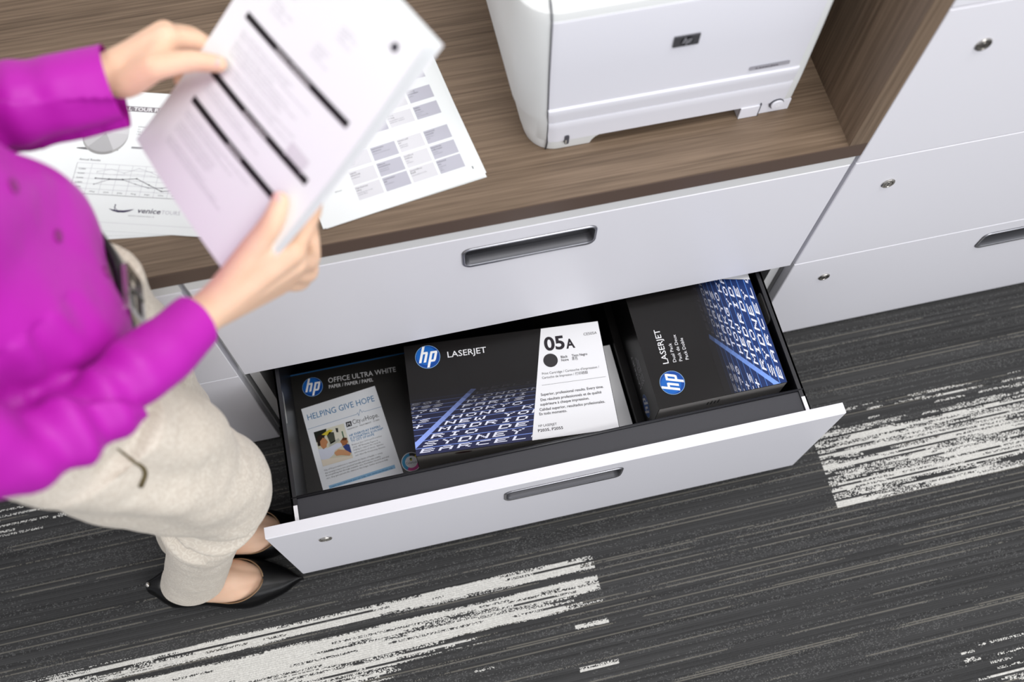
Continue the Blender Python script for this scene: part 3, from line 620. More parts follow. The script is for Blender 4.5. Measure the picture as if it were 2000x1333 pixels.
g0 = Lc(-.1144, .1428); g1 = Lc(-.1206, .1929); gx0 = (g0[0]+g1[0])/2; gy0 = g0[1]; gy1 = g1[1]; gw = 0.150
for q in range(7): k.line((gx0, gy0+(gy1-gy0)*q/6), (gx0+gw, gy0+(gy1-gy0)*q/6), 0.0004, (0.45, 0.45, 0.5, 1), 1)
for q in range(8): k.line((gx0+0.020+q*0.0178, gy0), (gx0+0.020+q*0.0178, gy1), 0.0004, (0.5, 0.5, 0.55, 1), 1)
for xx in (gx0, gx0+gw): k.line((xx, gy0), (xx, gy1), 0.0005, (0.3, 0.3, 0.34, 1), 1)
k.line((gx0, gy0), (gx0+gw, gy0), 0.0006, (0.3, 0.3, 0.34, 1), 1)
def curve(ys, c, wd, dot):
    P = [(gx0+0.029+q*0.0178, gy0+(gy1-gy0)*y) for q, y in enumerate(ys)]
    for a, b in zip(P, P[1:]): k.line(a, b, wd, c, 2)
    for p in P: k.circle(p, dot, c, 3, 10)
curve([.52, .52, .53, .58, .40, .22, .26], (.10, .10, .12, 1), .0008, .0011); curve([.32, .50, .52, .40, .30, .32, .44], (.22, .22, .25, 1), .0006, .0009)
curve([.74, .84, .74, .92, .80, .62, .40], (.5, .5, .54, 1), .0005, .0007); curve([.70, .66, .70, .72, .70, .60, .5], (.55, .55, .58, 1), .0004, .0006)
k.text('Annual Results', gx0+.001, gy1+.004, 0, .028, .0028, TX, 1, .01)
for q, s2 in enumerate(('1,000', '2,000', '3,000', '4,000', '5,000')): k.text(s2, gx0+.004, gy0+(gy1-gy0)*(.20+.145*q), 0, .009, .0019, TX, 2)
for q, s2 in enumerate(('May', 'June', 'July', 'Aug', 'Sept', 'Oct', 'Nov')): k.text(s2, gx0+.026+q*.0178, gy0+.003, 0, .007, .0019, TX, 2)
b0 = Lc(-.0513, .2656); k.rect(b0[0]-.085, b0[1]-.0042, b0[0]+.115, b0[1]+.0042, (.24, .22, .24, 1), 1); k.text('NATIONAL TOUR RESULTS', b0[0]-.030, b0[1]-.0026, 0, .112, .0054, (.85, .85, .87, 1), 2, .02)
gc = Lc(-.0715, .2290)
for q, (a0, a1, cc) in enumerate(((0, 110, .62), (110, 230, .52), (230, 300, .42), (300, 360, .56))):
    k.circle((gc[0], gc[1]-.004), .0300, (cc*.7, cc*.7, cc*.7, 1), 1, 20, ry=.0215, a0=a0, a1=a1); k.circle(gc, .0300, (cc, cc, cc*1.03, 1), 2, 20, ry=.0215, a0=a0, a1=a1)
k.circle((gc[0]-.006, gc[1]-.0260), .028, (.16, .16, .17, 1), 0.5, 24, ry=.0022)
words(k, gc[0]+.040, gc[1]+.012, 0, .03, 4, .0040, TX, .0022, 1, 3); k.rect(gc[0]+.038, gc[1]-.022, gc[0]+.09, gc[1]-.019, (.3, .3, .32, 1), 1)
v0 = Lc(-.0443, .1009); v0 = (v0[0]+.004, v0[1]-.003)
k.text('venice', v0[0], v0[1], 0, .030, .0072, (.07, .06, .10, 1), 1, .015, 2, .2); k.text('TOURS', v0[0]+.0315, v0[1], 0, .024, .0056, (.5, .5, .55, 1), 1)
g = (v0[0]-.021, v0[1]+.001); hull = [(-.016, .0028), (-.010, -.0006), (-.003, -.0022), (.005, -.0018), (.012, .0006), (.017, .0040), (.010, .0024), (.004, .0012), (-.004, .0010), (-.010, .0016)]
k.poly([(g[0]+p[0], g[1]+p[1]) for p in hull], (.05, .04, .09, 1), 1); k.line((g[0]-.008, g[1]+.0012), (g[0]-.0085, g[1]+.0075), .0010, (.05, .04, .09, 1), 1); k.circle((g[0]-.0085, g[1]+.0085), .0010, (.05, .04, .09, 1), 1, 10); k.line((g[0]-.010, g[1]+.006), (g[0]-.002, g[1]-.001), .0005, (.05, .04, .09, 1), 1)
words(k, v0[0]-.010, v0[1]-.0055, 0, .066, 1, .003, TX, .0016, 1, 12); k.line((gx0+.02, .012), (gx0+.19, .012), .0005, LG, 1)
k.build('chart_print', r_, M['toner'])

# ------------------------------------------------------------------ printer
def plan(x0, x1, y0, y1, rl, rr, rb, z, n=10):
    """plan outline with its own radius on the front-left, front-right and back corners"""
    pts = []
    for cx, cy, r, a0 in ((x1-rr, y0+rr, rr, -90), (x1-rb, y1-rb, rb, 0), (x0+rb, y1-rb, rb, 90), (x0+rl, y0+rl, rl, 180)):
        for q in range(n+1):
            a = math.radians(a0+90*q/n); pts.append((cx+r*math.cos(a), cy+r*math.sin(a), z))
    return pts
PX0, PX1, PY0, PY1 = 0.4660, 0.8335, 0.0755, 0.4430
pr = root('laser_printer', 'white laser printer standing on the walnut counter beside the upright panel', 'printer', (0.65, 0.26, ZC))
bm = bmesh.new()
loft(bm, [plan(PX0+.004, PX1-.001, PY0+.002, PY1, .041, .006, .012, .700), plan(PX0+.001, PX1, PY0+.001, PY1, .041, .006, .012, .704), plan(PX0-.003, PX1, PY0, PY1, .042, .006, .012, .744), plan(PX0-.010, PX1, PY0, PY1, .044, .006, .012, .757),
          plan(PX0-.013, PX1-.0005, PY0, PY1, .046, .007, .014, .84), plan(PX0-.013, PX1-.002, PY0+.0005, PY1, .046, .008, .014, .926), plan(PX0-.011, PX1-.003, PY0+.003, PY1, .047, .010, .016, .937), plan(PX0-.005, PX1-.007, PY0+.011, PY1-.004, .047, .014, .018, .9450),
          plan(PX0+.012, PX1-.020, PY0+.030, PY1-.02, .036, .014, .018, .9480), plan(PX0+.020, PX1-.028, PY0+.040, PY1-.03, .034, .012, .016, .9440), plan(PX0+.040, PX1-.05, PY0+.075, PY1-.08, .03, .012, .016, .9400)])
auto(part('housing', bm, M['plastic_side'], pr), 0.5)
bm = bmesh.new()     # left foot with its curved inner edge, then the right foot
loft(bm, [plan(PX0+.007, .5560, PY0+.004, PY1-.02, .038, .004, .012, ZC+.0002), plan(PX0+.005, .5575, PY0+.003, PY1-.02, .040, .004, .012, .686), plan(PX0+.004, .5620, PY0+.002, PY1-.02, .041, .004, .012, .694), plan(PX0+.004, .5720, PY0+.002, PY1-.02, .041, .004, .012, .7005)])
auto(part('base_foot', bm, M['plastic_side'], pr), 0.6)
part('base_foot', BX(.7600, PX1-.0015, PY0+.001, PY1-.02, ZC+.0002, .7005), M['plastic'], pr, bevel=0.002)
def slab(name, x0, x1, z0, z1, y0, y1, label=None, b=0.0018, m_='plastic'):
    return part(name, BX(x0, x1, y0, y1, z0, z1), M[m_], pr, label=label, bevel=b, seg=3)
def cover(name, rows, xe, label=None):
    """moulded front cover that runs from the seam on the rounded corner to xe; rows: (z, left x of body, radius, front y, seam x, thickness)"""
    bm = bmesh.new(); G_ = []
    for z, bx_, r_, fy, xs, d in rows:
        cx_, cy_ = bx_+r_, fy+r_; a0 = math.pi+math.acos(max(-1, min(1, (cx_-xs)/r_))); P_ = []
        for q in range(9):
            a = a0+(1.5*math.pi-a0)*q/8; P_.append((cx_+(r_+d)*math.cos(a), cy_+(r_+d)*math.sin(a), z))
        P_ += [(cx_+(xe-cx_)*f, fy-d, z) for f in (.25, .5, .75, .985)]+[(xe, fy-d+.0012, z), (xe, fy+.002, z)]
        G_.append([bm.verts.new(p) for p in P_])
    for a, b in zip(G_, G_[1:]):
        for q in range(len(a)-1): bm.faces.new((a[q], a[q+1], b[q+1], b[q]))
    return auto(part(name, bm, M['plastic'], pr, label=label), .5)
B_ = PX0-.013
cover('front_door', [(.7735, B_+.001, .046, PY0, .4915, -.0006), (.7742, B_, .046, PY0, .4914, .0008), (.84, B_, .046, PY0, .4898, .0010), (.922, B_, .046, PY0+.0004, .4885, .0010), (.9262, B_, .046, PY0+.0005, .4884, .0004), (.9266, B_, .046, PY0+.0005, .4884, -.0008)], .8215)
cover('manual_feed_cover', [(.7450, B_+.009, .043, PY0, .4935, -.0006), (.7458, B_+.008, .043, PY0, .4934, .0016), (.7600, B_+.003, .044, PY0, .4922, .0026), (.7690, B_+.001, .045, PY0, .4918, .0034), (.7715, B_+.001, .045, PY0, .4917, .0028), (.7728, B_+.001, .046, PY0, .4916, .0010), (.7732, B_+.001, .046, PY0, .4915, -.0006)], .8210)
cover('paper_tray', [(.7005, PX0+.003, .041, PY0+.001, .4946, -.0006), (.7012, PX0+.002, .041, PY0+.0008, .4946, .0010), (.7300, PX0-.001, .042, PY0, .4942, .0014), (.7410, PX0-.003, .042, PY0, .4938, .0020), (.7436, PX0-.003, .042, PY0, .4937, .0012), (.7446, PX0-.003, .042, PY0, .4936, -.0006)], .8210)
bm = bmesh.new(); box(bm, .7600, .7872, PY0-.0018, PY0+.002, .6800, .7012)
part('tray_tab', bm, M['plastic'], pr, bevel=.0006)
bm = bmesh.new(); box(bm, .7869, .7877, PY0-.0026, PY0+.002, .6800, .7060); part('slit', bm, M['seam'], pr)
bm = bmesh.new()
cy = PY0+.0412
tube(bm, [(.4940, PY0+.0062, .6805), (.4944, PY0+.0030, .70), (.4936, PY0+.0021, .744), (.4918, PY0+.0006, .758), (.4896, PY0+.0006, .84), (.4884, PY0+.0010, .924), (.4882, PY0+.0036, .9365), (.4884, PY0+.0112, .9448), (.490, PY0+.03, .9478)], .0011, 8)
part('side_seam', bm, M['seam'], pr, smooth=True, label='dark seam between the side and the front door')
bm = bmesh.new(); z_ = .7945-.0895
loft(bm, [[(p[0], PY0-.0022, p[1]) for p in rrect(.5165, .5225, .6950, .7130, .0022)], [(p[0], PY0+.001, p[1]) for p in rrect(.5165, .5225, .6950, .7130, .0022)]])
part('lock_slot', bm, M['seam'], pr, label='dark oblong lock slot'); part('slot_tongue', BX(.5172, .5192, PY0-.0026, PY0, .6970, .7040), M['zinc'], pr)
bm = bmesh.new(); revolve(bm, (.8105, PY0, .6985), (0, -1, 0), [(.0098, -.002), (.0098, .0016), (.0090, .0019), (.0086, .0010), (.0001, .0010)], 32); auto(part('power_ring', bm, M['seam'], pr, label='grey ring round the power button'), .5)
bm = bmesh.new(); revolve(bm, (.8113, PY0, .6975), (0, -1, 0), [(.0088, -.002), (.0088, .0020), (.0080, .0034), (.0001, .0040)], 32); pb = auto(part('power_button', bm, M['plastic'], pr), .5)
k = Ink((.8113, PY0-.0041, .6975), (1, 0, 0), (0, 0, 1)); k.circle((0, 0), .0026, (.95, .95, .95, 1), 1, 20, a0=125, a1=415, r0=.0018); k.line((0, .0006), (0, .0034), .0008, (.95, .95, .95, 1), 1); k.build('power_symbol', pb)
part('badge', BX(.6372, .6688, PY0-.0030, PY0, .8540, .8712), M['darkmetal'], pr, label='dark metal badge with the round mark', bevel=.0006)
k = Ink((.6530, PY0-.0031, .8626), (1, 0, 0), (0, 0, 1)); k.circle((0, 0), .0078, (.012, .012, .014, 1), 1, 30)
def bb(x0, y0, x1, y1):
    f = lambda x, y: ((x+y*.3)*.0078, y*.0078); k.poly([f(x0, y0), f(x1, y0), f(x1, y1), f(x0, y1)], (.25, .25, .27, 1), 2)
for q in ((-.62, -.46, -.42, .9), (-.42, .26, -.2, .44), (-.24, -.46, -.04, .44), (.14, -.9, .34, .44), (.34, .26, .54, .44), (.52, -.46, .72, .44), (.34, -.46, .54, -.28)): bb(*q)
k.build('badge_mark', pr)
k = Ink((.7500, PY0-.0023, .7830), (1, 0, 0), (0, 0, 1)); k.rect(0, 0, .0530, .0062, (.36, .35, .39, 1), 1); k.text('LaserJet', .008, .0014, 0, .030, .0034, (.07, .06, .08, 1), 2, .02); k.build('name_strip', pr)

# ------------------------------------------------------------------ sheets held in both hands
HBL = Vector((.045, -.004, .956)); HU = Vector((0.38375, -0.92008, 0.0786)).normalized(); HV = Vector((0.72736, 0.35361, 0.58814)).normalized(); HN = HU.cross(HV)
def held(label, rot, du, dv, down, lift):
    c_, s_ = math.cos(rot), math.sin(rot)
    def S(u, v, l=0.0):
        uu = .216+c_*(u-.216)-s_*v+du; vv = s_*(u-.216)+c_*v+dv
        h = -down-0.006*math.sin(math.pi*v/.279)+lift*(v/.279)**2*(1-u/.216*.6)+0.004*math.sin(math.pi*u/.216)
        return HBL+HU*uu+HV*vv+HN*(h+l)
    r_ = root('printed_sheet', label, 'sheet of paper', tuple(S(.108, .14)), 'sheets held in both hands'); bm = bmesh.new(); NU, NV = 10, 24
    for l, fl in ((0.0, False), (-.0003, True)):
        g_ = [[bm.verts.new(S(.216*a/NU, .279*b/NV, l)) for a in range(NU+1)] for b in range(NV+1)]
        for b in range(NV):
            for a in range(NU):
                f = [g_[b][a], g_[b][a+1], g_[b+1][a+1], g_[b+1][a]]; bm.faces.new(f[::-1] if fl else f)
    bmesh.ops.remove_doubles(bm, verts=bm.verts, dist=1e-6)
    me = bpy.data.meshes.new('sheet'); bm.to_mesh(me); bm.free(); finish('sheet', me, M['paper'], r_, smooth=True)
    k = Ink((0, 0, 0), (1, 0, 0), (0, 1, 0)); k.map = lambda u, v, l=1: S(u, v, .0002+l*.0001); return r_, k
held('lowest of the three sheets held in the hands, its far corner showing', -0.020, .002, .008, .0052, .0)
held('middle one of the three sheets held in the hands', -0.008, .001, .004, .0026, .003)
r_, k = held('top sheet held in both hands, printed with three black bars', 0.0, 0, 0, 0.0, 0.006)
BK = (.018, .016, .018, 1); SL = .0445
def hbar(v, u0, u1, word, wl):
    for q in range(12):
        a, b = u0+(u1-u0)*q/12, u0+(u1-u0)*(q+1)/12
        k.poly([(a, v+SL*(a-.03)), (b, v+SL*(b-.03)), (b, v+SL*(b-.03)+.0068), (a, v+SL*(a-.03)+.0068)], BK, 1)
    um = (u0+u1)/2-wl/2; k.text(word, um, v+SL*(um-.03)+.0016, math.atan(SL), wl, .0034, (.8, .8, .8, 1), 2, .01)
hbar(.0735, .0300, .1985, 'Itinerary', .024); hbar(.1065, .0300, .1985, 'Accommodations', .040); hbar(.1700, .0270, .1975, 'Summary of Destinations', .056)
for q, (v, n_, w_) in enumerate(((.065, 3, .16), (.052, 4, .13), (.034, 3, .15), (.098, 3, .165), (.1600, 3, .165), (.148, 5, .14), (.128, 3, .16))):
    words(k, .034, v, math.atan(SL), w_, n_, .0034, (.50, .50, .53, 1), .0020, 1, 40+q)
for q, (u, v, n_) in enumerate(((.05, .205, 4), (.12, .208, 4), (.045, .232, 5), (.135, .236, 4))): words(k, u, v, math.atan(SL), .045, n_, .0036, (.55, .55, .58, 1), .0022, 1, 60+q)
k.rect(.160, .118, .188, .132, (.66, .66, .69, 1), 1); k.circle((.192, .2580), .0040, (.05, .05, .06, 1), 1, 16); k.rect(.1865, .2555, .1925, .2565, (.1, .1, .12, 1), 1)
k.build('bar_print', r_, M['toner'])

# ------------------------------------------------------------------ the person
def cat(P, f):
    n = len(P)-1; x = f*n; q = min(int(x), n-1); t = x-q; g = lambda k: P[max(0, min(n, k))]
    a, b, c, d = g(q-1), g(q), g(q+1), g(q+2)
    return tuple(0.5*(2*b[j]+(c[j]-a[j])*t+(2*a[j]-5*b[j]+4*c[j]-d[j])*t*t+(3*b[j]-a[j]-3*c[j]+d[j])*t**3) for j in range(len(b)))
def limb(bm, pts, rad, n=16, sub=5, caps=(True, True)):
    P = [tuple(p)+(r,) for p, r in zip(pts, rad)]; N = (len(P)-1)*sub
    S = [cat(P, k/N) for k in range(N+1)]
    tube(bm, [s[:3] for s in S], [s[3] for s in S], n)
    for s, on in ((S[0], caps[0]), (S[-1], caps[1])):
        if on: ball(bm, s[:3], (s[3],)*3, 12, 8)
def ball(bm, c, r, nu=20, nv=12, rot=None):
    mt = Matrix.Translation(c) @ (rot or Matrix.Identity(4)) @ Matrix.Diagonal((r[0], r[1], r[2], 1))
    bmesh.ops.create_uvsphere(bm, u_segments=nu, v_segments=nv, radius=1.0, matrix=mt)
def ell(c, rx, ry, n=36, p=2.0, ux=(1, 0, 0), uy=(0, 1, 0)):
    out = []; ux, uy, c = Vector(ux), Vector(uy), Vector(c)
    for q in range(n):
        a = 2*math.pi*q/n; ca_, sa_ = math.cos(a), math.sin(a)
        out.append(c+ux*(rx*math.copysign(abs(ca_)**(2/p), ca_))+uy*(ry*math.copysign(abs(sa_)**(2/p), sa_)))
    return out
def sloft(bm, R, sub=5, n=36):
    """R: list of (x,y,z,rx,ry[,p]) horizontal ellipses, smoothly lofted"""
    N = (len(R)-1)*sub; rs = []
    for k in range(N+1):
        s = cat(R, k/N); rs.append(ell(s[:3], s[3], s[4], n, s[5] if len(s) > 5 else 2.0))
    loft(bm, rs)
def fuse(bm, name, voxel, smooth_n, fac=0.5):
    bmesh.ops.recalc_face_normals(bm, faces=bm.faces)
    me = bpy.data.meshes.new(name); bm.to_mesh(me); bm.free(); ob = bpy.data.objects.new(name, me); C.objects.link(ob)
    r_ = ob.modifiers.new('fuse', 'REMESH'); r_.mode = 'VOXEL'; r_.voxel_size = voxel
    if smooth_n: s_ = ob.modifiers.new('smooth', 'SMOOTH'); s_.iterations = smooth_n; s_.factor = fac
    bpy.context.view_layer.update(); out = bpy.data.meshes.new_from_object(ob.evaluated_get(bpy.context.evaluated_depsgraph_get())); bpy.data.objects.remove(ob); bpy.data.meshes.remove(me)
    return out
def cut(me, co, no, near=None, rad=.09):
    """trim the cloth along a plane and leave the end open"""
    b_ = bmesh.new(); b_.from_mesh(me)
    fs = [f for f in b_.faces if near is None or (f.calc_center_median()-near).length < rad]
    g_ = list({v for f in fs for v in f.verts})+list({e for f in fs for e in f.edges})+fs
    bmesh.ops.bisect_plane(b_, geom=g_, plane_co=co, plane_no=no, clear_outer=True)
    b_.to_mesh(me); b_.free(); me.update(); return me
def displace(me, fn):
    co = [(v.co.copy(), v.normal.copy()) for v in me.vertices]
    for v, (c, n_) in zip(me.vertices, co): v.co = c+n_*fn(c)
    me.update()
SR, SL_ = Vector((-.122, -.328, 1.272)), Vector((-.122, -.018, 1.272)); ER, EL = Vector((-.056, -.338, 1.046)), Vector((-.152, -.022, 1.030))
WR, WL = Vector((.0929, -.2098, .9595)), Vector((.0453, .0205, 1.0262))
HIPR, HIPL = Vector((-.085, -.243, .850)), Vector((-.095, -.105, .850)); KR, KL = Vector((-.024, -.231, .492)), Vector((-.100, -.125, .470)); AR, AL = Vector((-.190, -.242, .085)), Vector((-.180, -.163, .085))
pe = root('person', 'person in magenta blouse and cream trousers, standing and holding printed sheets', 'person', (-.12, -.18, 0))
bm = bmesh.new()
sloft(bm, [(-.088, -.172, .800, .070, .105), (-.088, -.172, .860, .080, .118), (-.088, -.170, .960, .076, .104), (-.100, -.172, 1.05, .084, .108), (-.108, -.174, 1.17, .090, .128), (-.112, -.172, 1.27, .074, .130), (-.105, -.167, 1.325, .055, .080), (-.100, -.167, 1.35, .05, .055)])
limb(bm, [(-.100, -.167, 1.31), (-.088, -.167, 1.38), (-.072, -.167, 1.45)], [.052, .048, .050])
ball(bm, (-.055, -.167, 1.520), (.090, .072, .108)); ball(bm, (-.015, -.167, 1.470), (.052, .052, .060)); ball(bm, (-.072, -.167, 1.535), (.092, .076, .095))
limb(bm, [(.034, -.167, 1.532), (.043, -.167, 1.513), (.0485, -.167, 1.499)], [.0065, .0075, .0090], 12); ball(bm, (.040, -.167, 1.4965), (.010, .0135, .0065)); ball(bm, (.022, -.167, 1.440), (.017, .024, .016)); ball(bm, (.024, -.167, 1.468), (.016, .030, .018)); ball(bm, (.008, -.167, 1.500), (.034, .056, .052))
for s_ in (-1, 1):
    ball(bm, (-.062, -.167+s_*.074, 1.510), (.014, .008, .026)); ball(bm, (.006, -.167+s_*.032, 1.492), (.027, .024, .026))
for S_, E_, W_, ins in ((SR, ER, WR, -1), (SL_, EL, WL, 1)):
    SG = Vector((-.0035, -.0155, -.007)) if ins < 0 else Vector((0, -.004, 0)); md = (S_+E_)/2; m2 = E_.lerp(W_, .35)+SG
    limb(bm, [S_+Vector((0, -ins*-.0, 0)), md, E_, m2, E_.lerp(W_, .75)+SG*.6, W_], [.040, .027, .0175, .0190, .0200, .0188], 18, 6)
    limb(bm, [S_+Vector((.0, -ins*.06, .005)), S_], [.055, .048])
def hand(W_, thumb, fingers, fr, thr, palm):
    heads = [f[0] for f in fingers]
    for f, r_, pr_ in zip(fingers, fr, palm):
        f = [Vector(p) for p in f]
        limb(bm, [W_, W_.lerp(f[0], .5), f[0]], [.0185, .0150, pr_], 14, 5)
        limb(bm, f, [r_*1.12, r_*1.04, r_*.94, r_*.80], 14, 5); ball(bm, f[1], (r_*1.07,)*3, 12, 8)
    for a, b in zip(fingers, fingers[1:]): [limb(bm, [Vector(a[0]).lerp(W_, q), Vector(b[0]).lerp(W_, q)], [rr, rr], 12, 3) for q, rr in ((.10, .0115), (.32, .0130), (.55, .0150))]
    t_ = [Vector(p) for p in thumb]
    limb(bm, [W_, t_[0], t_[1]], [.018, thr[0], thr[1]], 14, 5); limb(bm, t_[1:], [thr[1], thr[2], thr[3]], 14, 6)
    for fa, fb, rr in ((.95, .02, .0115), (.75, .14, .0120), (.55, .28, .0125)): limb(bm, [t_[0].lerp(t_[1], fa), Vector(heads[0]).lerp(W_, fb)], [rr, rr], 12, 3)
    limb(bm, [t_[0].lerp(t_[1], .5), Vector(heads[0]).lerp(W_, .30)], [.0125, .0125], 12, 3); limb(bm, [t_[0].lerp(t_[1], .2), Vector(heads[1]).lerp(W_, .5)], [.014, .0125], 12, 3)
RT = [(.1160, -.1964, .9720), (.1483, -.1780, .9984), (.1719, -.1665, 1.0188), (.1835, -.1520, 1.0292)]
hand(WR, RT, [[(.1820, -.1759, .9833), (.2053, -.1447, .9922), (.2091, -.1316, 1.0112), (.2065, -.1250, 1.0270)], [(.1791, -.1760, .9612), (.1905, -.1589, .9292), (.1947, -.1353, .9287), (.1975, -.1271, .9541)],
              [(.1709, -.1760, .9439), (.1848, -.1622, .9088), (.1888, -.1392, .9046), (.1904, -.1273, .9206)], [(.1602, -.1771, .9282), (.1751, -.1657, .8997), (.1825, -.1493, .8943), (.1844, -.1377, .9015)]],
     [.0090, .0090, .0085, .0075], [.0150, .0122, .0105, .0082], [.0135, .0130, .0120, .0110])
LTH = [(.0597, .0076, 1.0257), (.0906, .0037, 1.0427), (.1215, .0067, 1.0397), (.1475, .0005, 1.0370)]
hand(WL, LTH, [[(.1034, .0394, 1.0371), (.1279, .0454, 1.0216), (.1411, .0401, 1.0099), (.1520, .0180, 1.0170)], [(.0993, .0583, 1.0239), (.1180, .0719, 1.0011), (.1310, .0651, .9910), (.1444, .0358, 1.0053)],
               [(.0915, .0714, 1.0067), (.1065, .0854, .9782), (.1139, .0735, .9687), (.1079, .0454, .9781)], [(.0792, .0768, .9902), (.0950, .0846, .9658), (.1003, .0722, .9579), (.0935, .0504, .9655)]],
     [.0090, .0090, .0085, .0075], [.0155, .0125, .0105, .0084], [.0140, .0130, .0120, .0110])
for H_, K_, A_, hd, toe in ((HIPR, KR, AR, Vector((-.224, -.238, .034)), Vector((-.074, -.258, .017))), (HIPL, KL, AL, Vector((-.182, -.164, .034)), Vector((-.030, -.181, .017)))):
    limb(bm, [H_, H_.lerp(K_, .5), K_, K_.lerp(A_, .35), K_.lerp(A_, .8), A_, A_+Vector((0, 0, -.03))], [.058, .064, .050, .038, .029, .028, .030], 18, 6)
    d_ = (toe-hd); d_.z = 0
    limb(bm, [hd+Vector((0, 0, .002)), hd+d_*.25+Vector((0, 0, .018)), hd+d_*.5+Vector((0, 0, .010)), hd+d_*.78+Vector((0, 0, -.004)), toe], [.0215, .028, .028, .023, .015], 18, 6)
    side = Vector((-d_.y, d_.x, 0)).normalized()
    for q in (-1, 1): limb(bm, [hd+d_*.40+side*q*.010+Vector((0, 0, -.002)), hd+d_*.72+side*q*.014+Vector((0, 0, -.005)), hd+d_*.95+side*q*.012+Vector((0, 0, -.014))], [.024, .023, .014])
me = fuse(bm, 'body', 0.0027, 5); finish('body', me, M['skin'], pe, smooth=True)
def small(name, c, r, m_, rot=None, label=None):
    b_ = bmesh.new(); ball(b_, c, r, 20, 12, rot); return part(name, b_, M[m_], pe, smooth=True, label=label)
def basis(nrm, fwd):
    n_ = Vector(nrm).normalized(); f_ = Vector(fwd); f_ = (f_-n_*f_.dot(n_)).normalized(); s_ = n_.cross(f_); return Matrix((f_, s_, n_)).transposed().to_4x4()
for T_, ad in ((RT, 0.0), (LTH, 0.0)):
    tip, dr = Vector(T_[3]), (Vector(T_[3])-Vector(T_[2])).normalized()
    vw = (Vector((.27, -.62, 1.75))-tip).normalized(); up = (HN*.8+vw*.2).normalized()
    small('thumbnail', tip+up*.0062+dr*.0005, (.0066, .0052, .0016), 'nail', basis(up, dr))
for s_ in (-1, 1):
    small('eye', (.0275, -.167+s_*.030, 1.524), (.0085, .0130, .0055), 'eye'); small('iris', (.0352, -.167+s_*.029, 1.5200), (.0020, .0052, .0054), 'iris'); b_ = bmesh.new(); limb(b_, [(.036, -.167+s_*.016, 1.541), (.036, -.167+s_*.030, 1.546), (.026, -.167+s_*.046, 1.541)], [.0022, .0026, .0014], 8); part('eyebrow', b_, M['hair'], pe, smooth=True)
small('lips', (.0360, -.167, 1.4665), (.0065, .0200, .0060), 'lips')
bm = bmesh.new(); ball(bm, (-.080, -.167, 1.548), (.100, .088, .098)); 
for s_ in (-1, 1): limb(bm, [(-.060, -.167+s_*.075, 1.56), (-.075, -.167+s_*.083, 1.48), (-.098, -.167+s_*.075, 1.41), (-.11, -.167+s_*.055, 1.36)], [.030, .032, .032, .02])
limb(bm, [(-.145, -.167, 1.54), (-.150, -.167, 1.45), (-.145, -.167, 1.36)], [.05, .06, .04]); limb(bm, [(.000, -.167, 1.602), (-.06, -.167, 1.635), (-.13, -.167, 1.61)], [.02, .03, .04])
me = fuse(bm, 'hair', .005, 3); displace(me, lambda c: .003*noise.noise(Vector((c.x*60, c.y*60, c.z*6)))); finish('hair', me, M['hair'], pe, smooth=True)
# blouse
bm = bmesh.new()
sloft(bm, [(-.086, -.170, .925, .096, .114), (-.086, -.172, .950, .106, .126), (-.088, -.175, 1.00, .112, .134), (-.100, -.178, 1.08, .109, .134), (-.110, -.178, 1.17, .111, .142), (-.114, -.174, 1.26, .092, .146), (-.105, -.167, 1.315, .070, .110), (-.100, -.167, 1.345, .058, .064)], 6, 48)
CR, CL = WR.lerp(ER, .058)+Vector((-.001, -.0055, -.0025)), WL.lerp(EL, -.010)+Vector((-.002, -.013, -.004))
DR, DL = (WR-ER).normalized(), (WL-EL).normalized()
limb(bm, [(-.108, -.185, 1.325), (-.114, -.25, 1.312), SR], [.046, .050, .050], 20, 5)
limb(bm, [(-.108, -.160, 1.325), (-.114, -.095, 1.312), SL_], [.046, .050, .050], 20, 5)
limb(bm, [SR+Vector((0, .05, .006)), SR, (SR+ER)/2+Vector((0, -.004, 0)), ER, ER.lerp(WR, .30)+Vector((-.0038, -.0165, -.0075)), ER.lerp(WR, .65)+Vector((-.0040, -.0175, -.0080)), CR, CR+DR*.018], [.056, .053, .047, .0365, .0335, .0292, .0215, .0210], 24, 6, (True, False))
limb(bm, [SL_+Vector((0, -.05, .006)), SL_, (SL_+EL)/2+Vector((0, .004, 0)), EL, EL.lerp(WL, .30), EL.lerp(WL, .60)+Vector((0, -.006, 0)), CL, CL+DL*.018], [.056, .053, .050, .046, .046, .042, .0390, .0390], 24, 6, (True, False))
me = fuse(bm, 'blouse', .0032, 6); cut(me, CR+DR*.004, DR, CR+DR*.02, .055); cut(me, CL+DL*.004, (DL+Vector((0, -.10, 0))).normalized(), CL+DL*.02, .062)
AXR, AXL = (WR-ER).normalized(), (WL-EL).normalized()
def blouse_fold(c):
    d = .0026*noise.noise(c*14.0)+.0014*noise.noise(c*34.0)
    for E_, ax, ph in ((ER, AXR, 0.0), (EL, AXL, 2.0)):
        q = c-E_; al = q.dot(ax); rd = (q-ax*al).length
        if -.06 < al < .17 and rd < .075:
            wv = 1-abs(al-.055)/.115; ang = math.atan2((q-ax*al).z, (q-ax*al).dot(ax.cross(Vector((0, 0, 1)))))
            d += .0058*max(0, wv)*math.sin(al*150+ph+1.1*math.sin(ang+ph)+2.0*noise.noise(c*12))*(.55+.45*math.sin(ang*1.0+.6))
    if c.z < 1.2 and abs(c.y+.165) < .14 and c.x > -.14:
        d += .0085*math.sin((c.y*1.0+(c.z-1.0)*.60)*48+2.2*noise.noise(c*7))*max(0, min(1, (1.2-c.z)/.15))
    return d
displace(me, blouse_fold)
bl_ob = finish('blouse', me, M['blouse'], pe, smooth=True)
from mathutils.bvhtree import BVHTree
bt = BVHTree.FromPolygons([v.co+wpos(pe) for v in me.vertices], [tuple(p.vertices) for p in me.polygons])
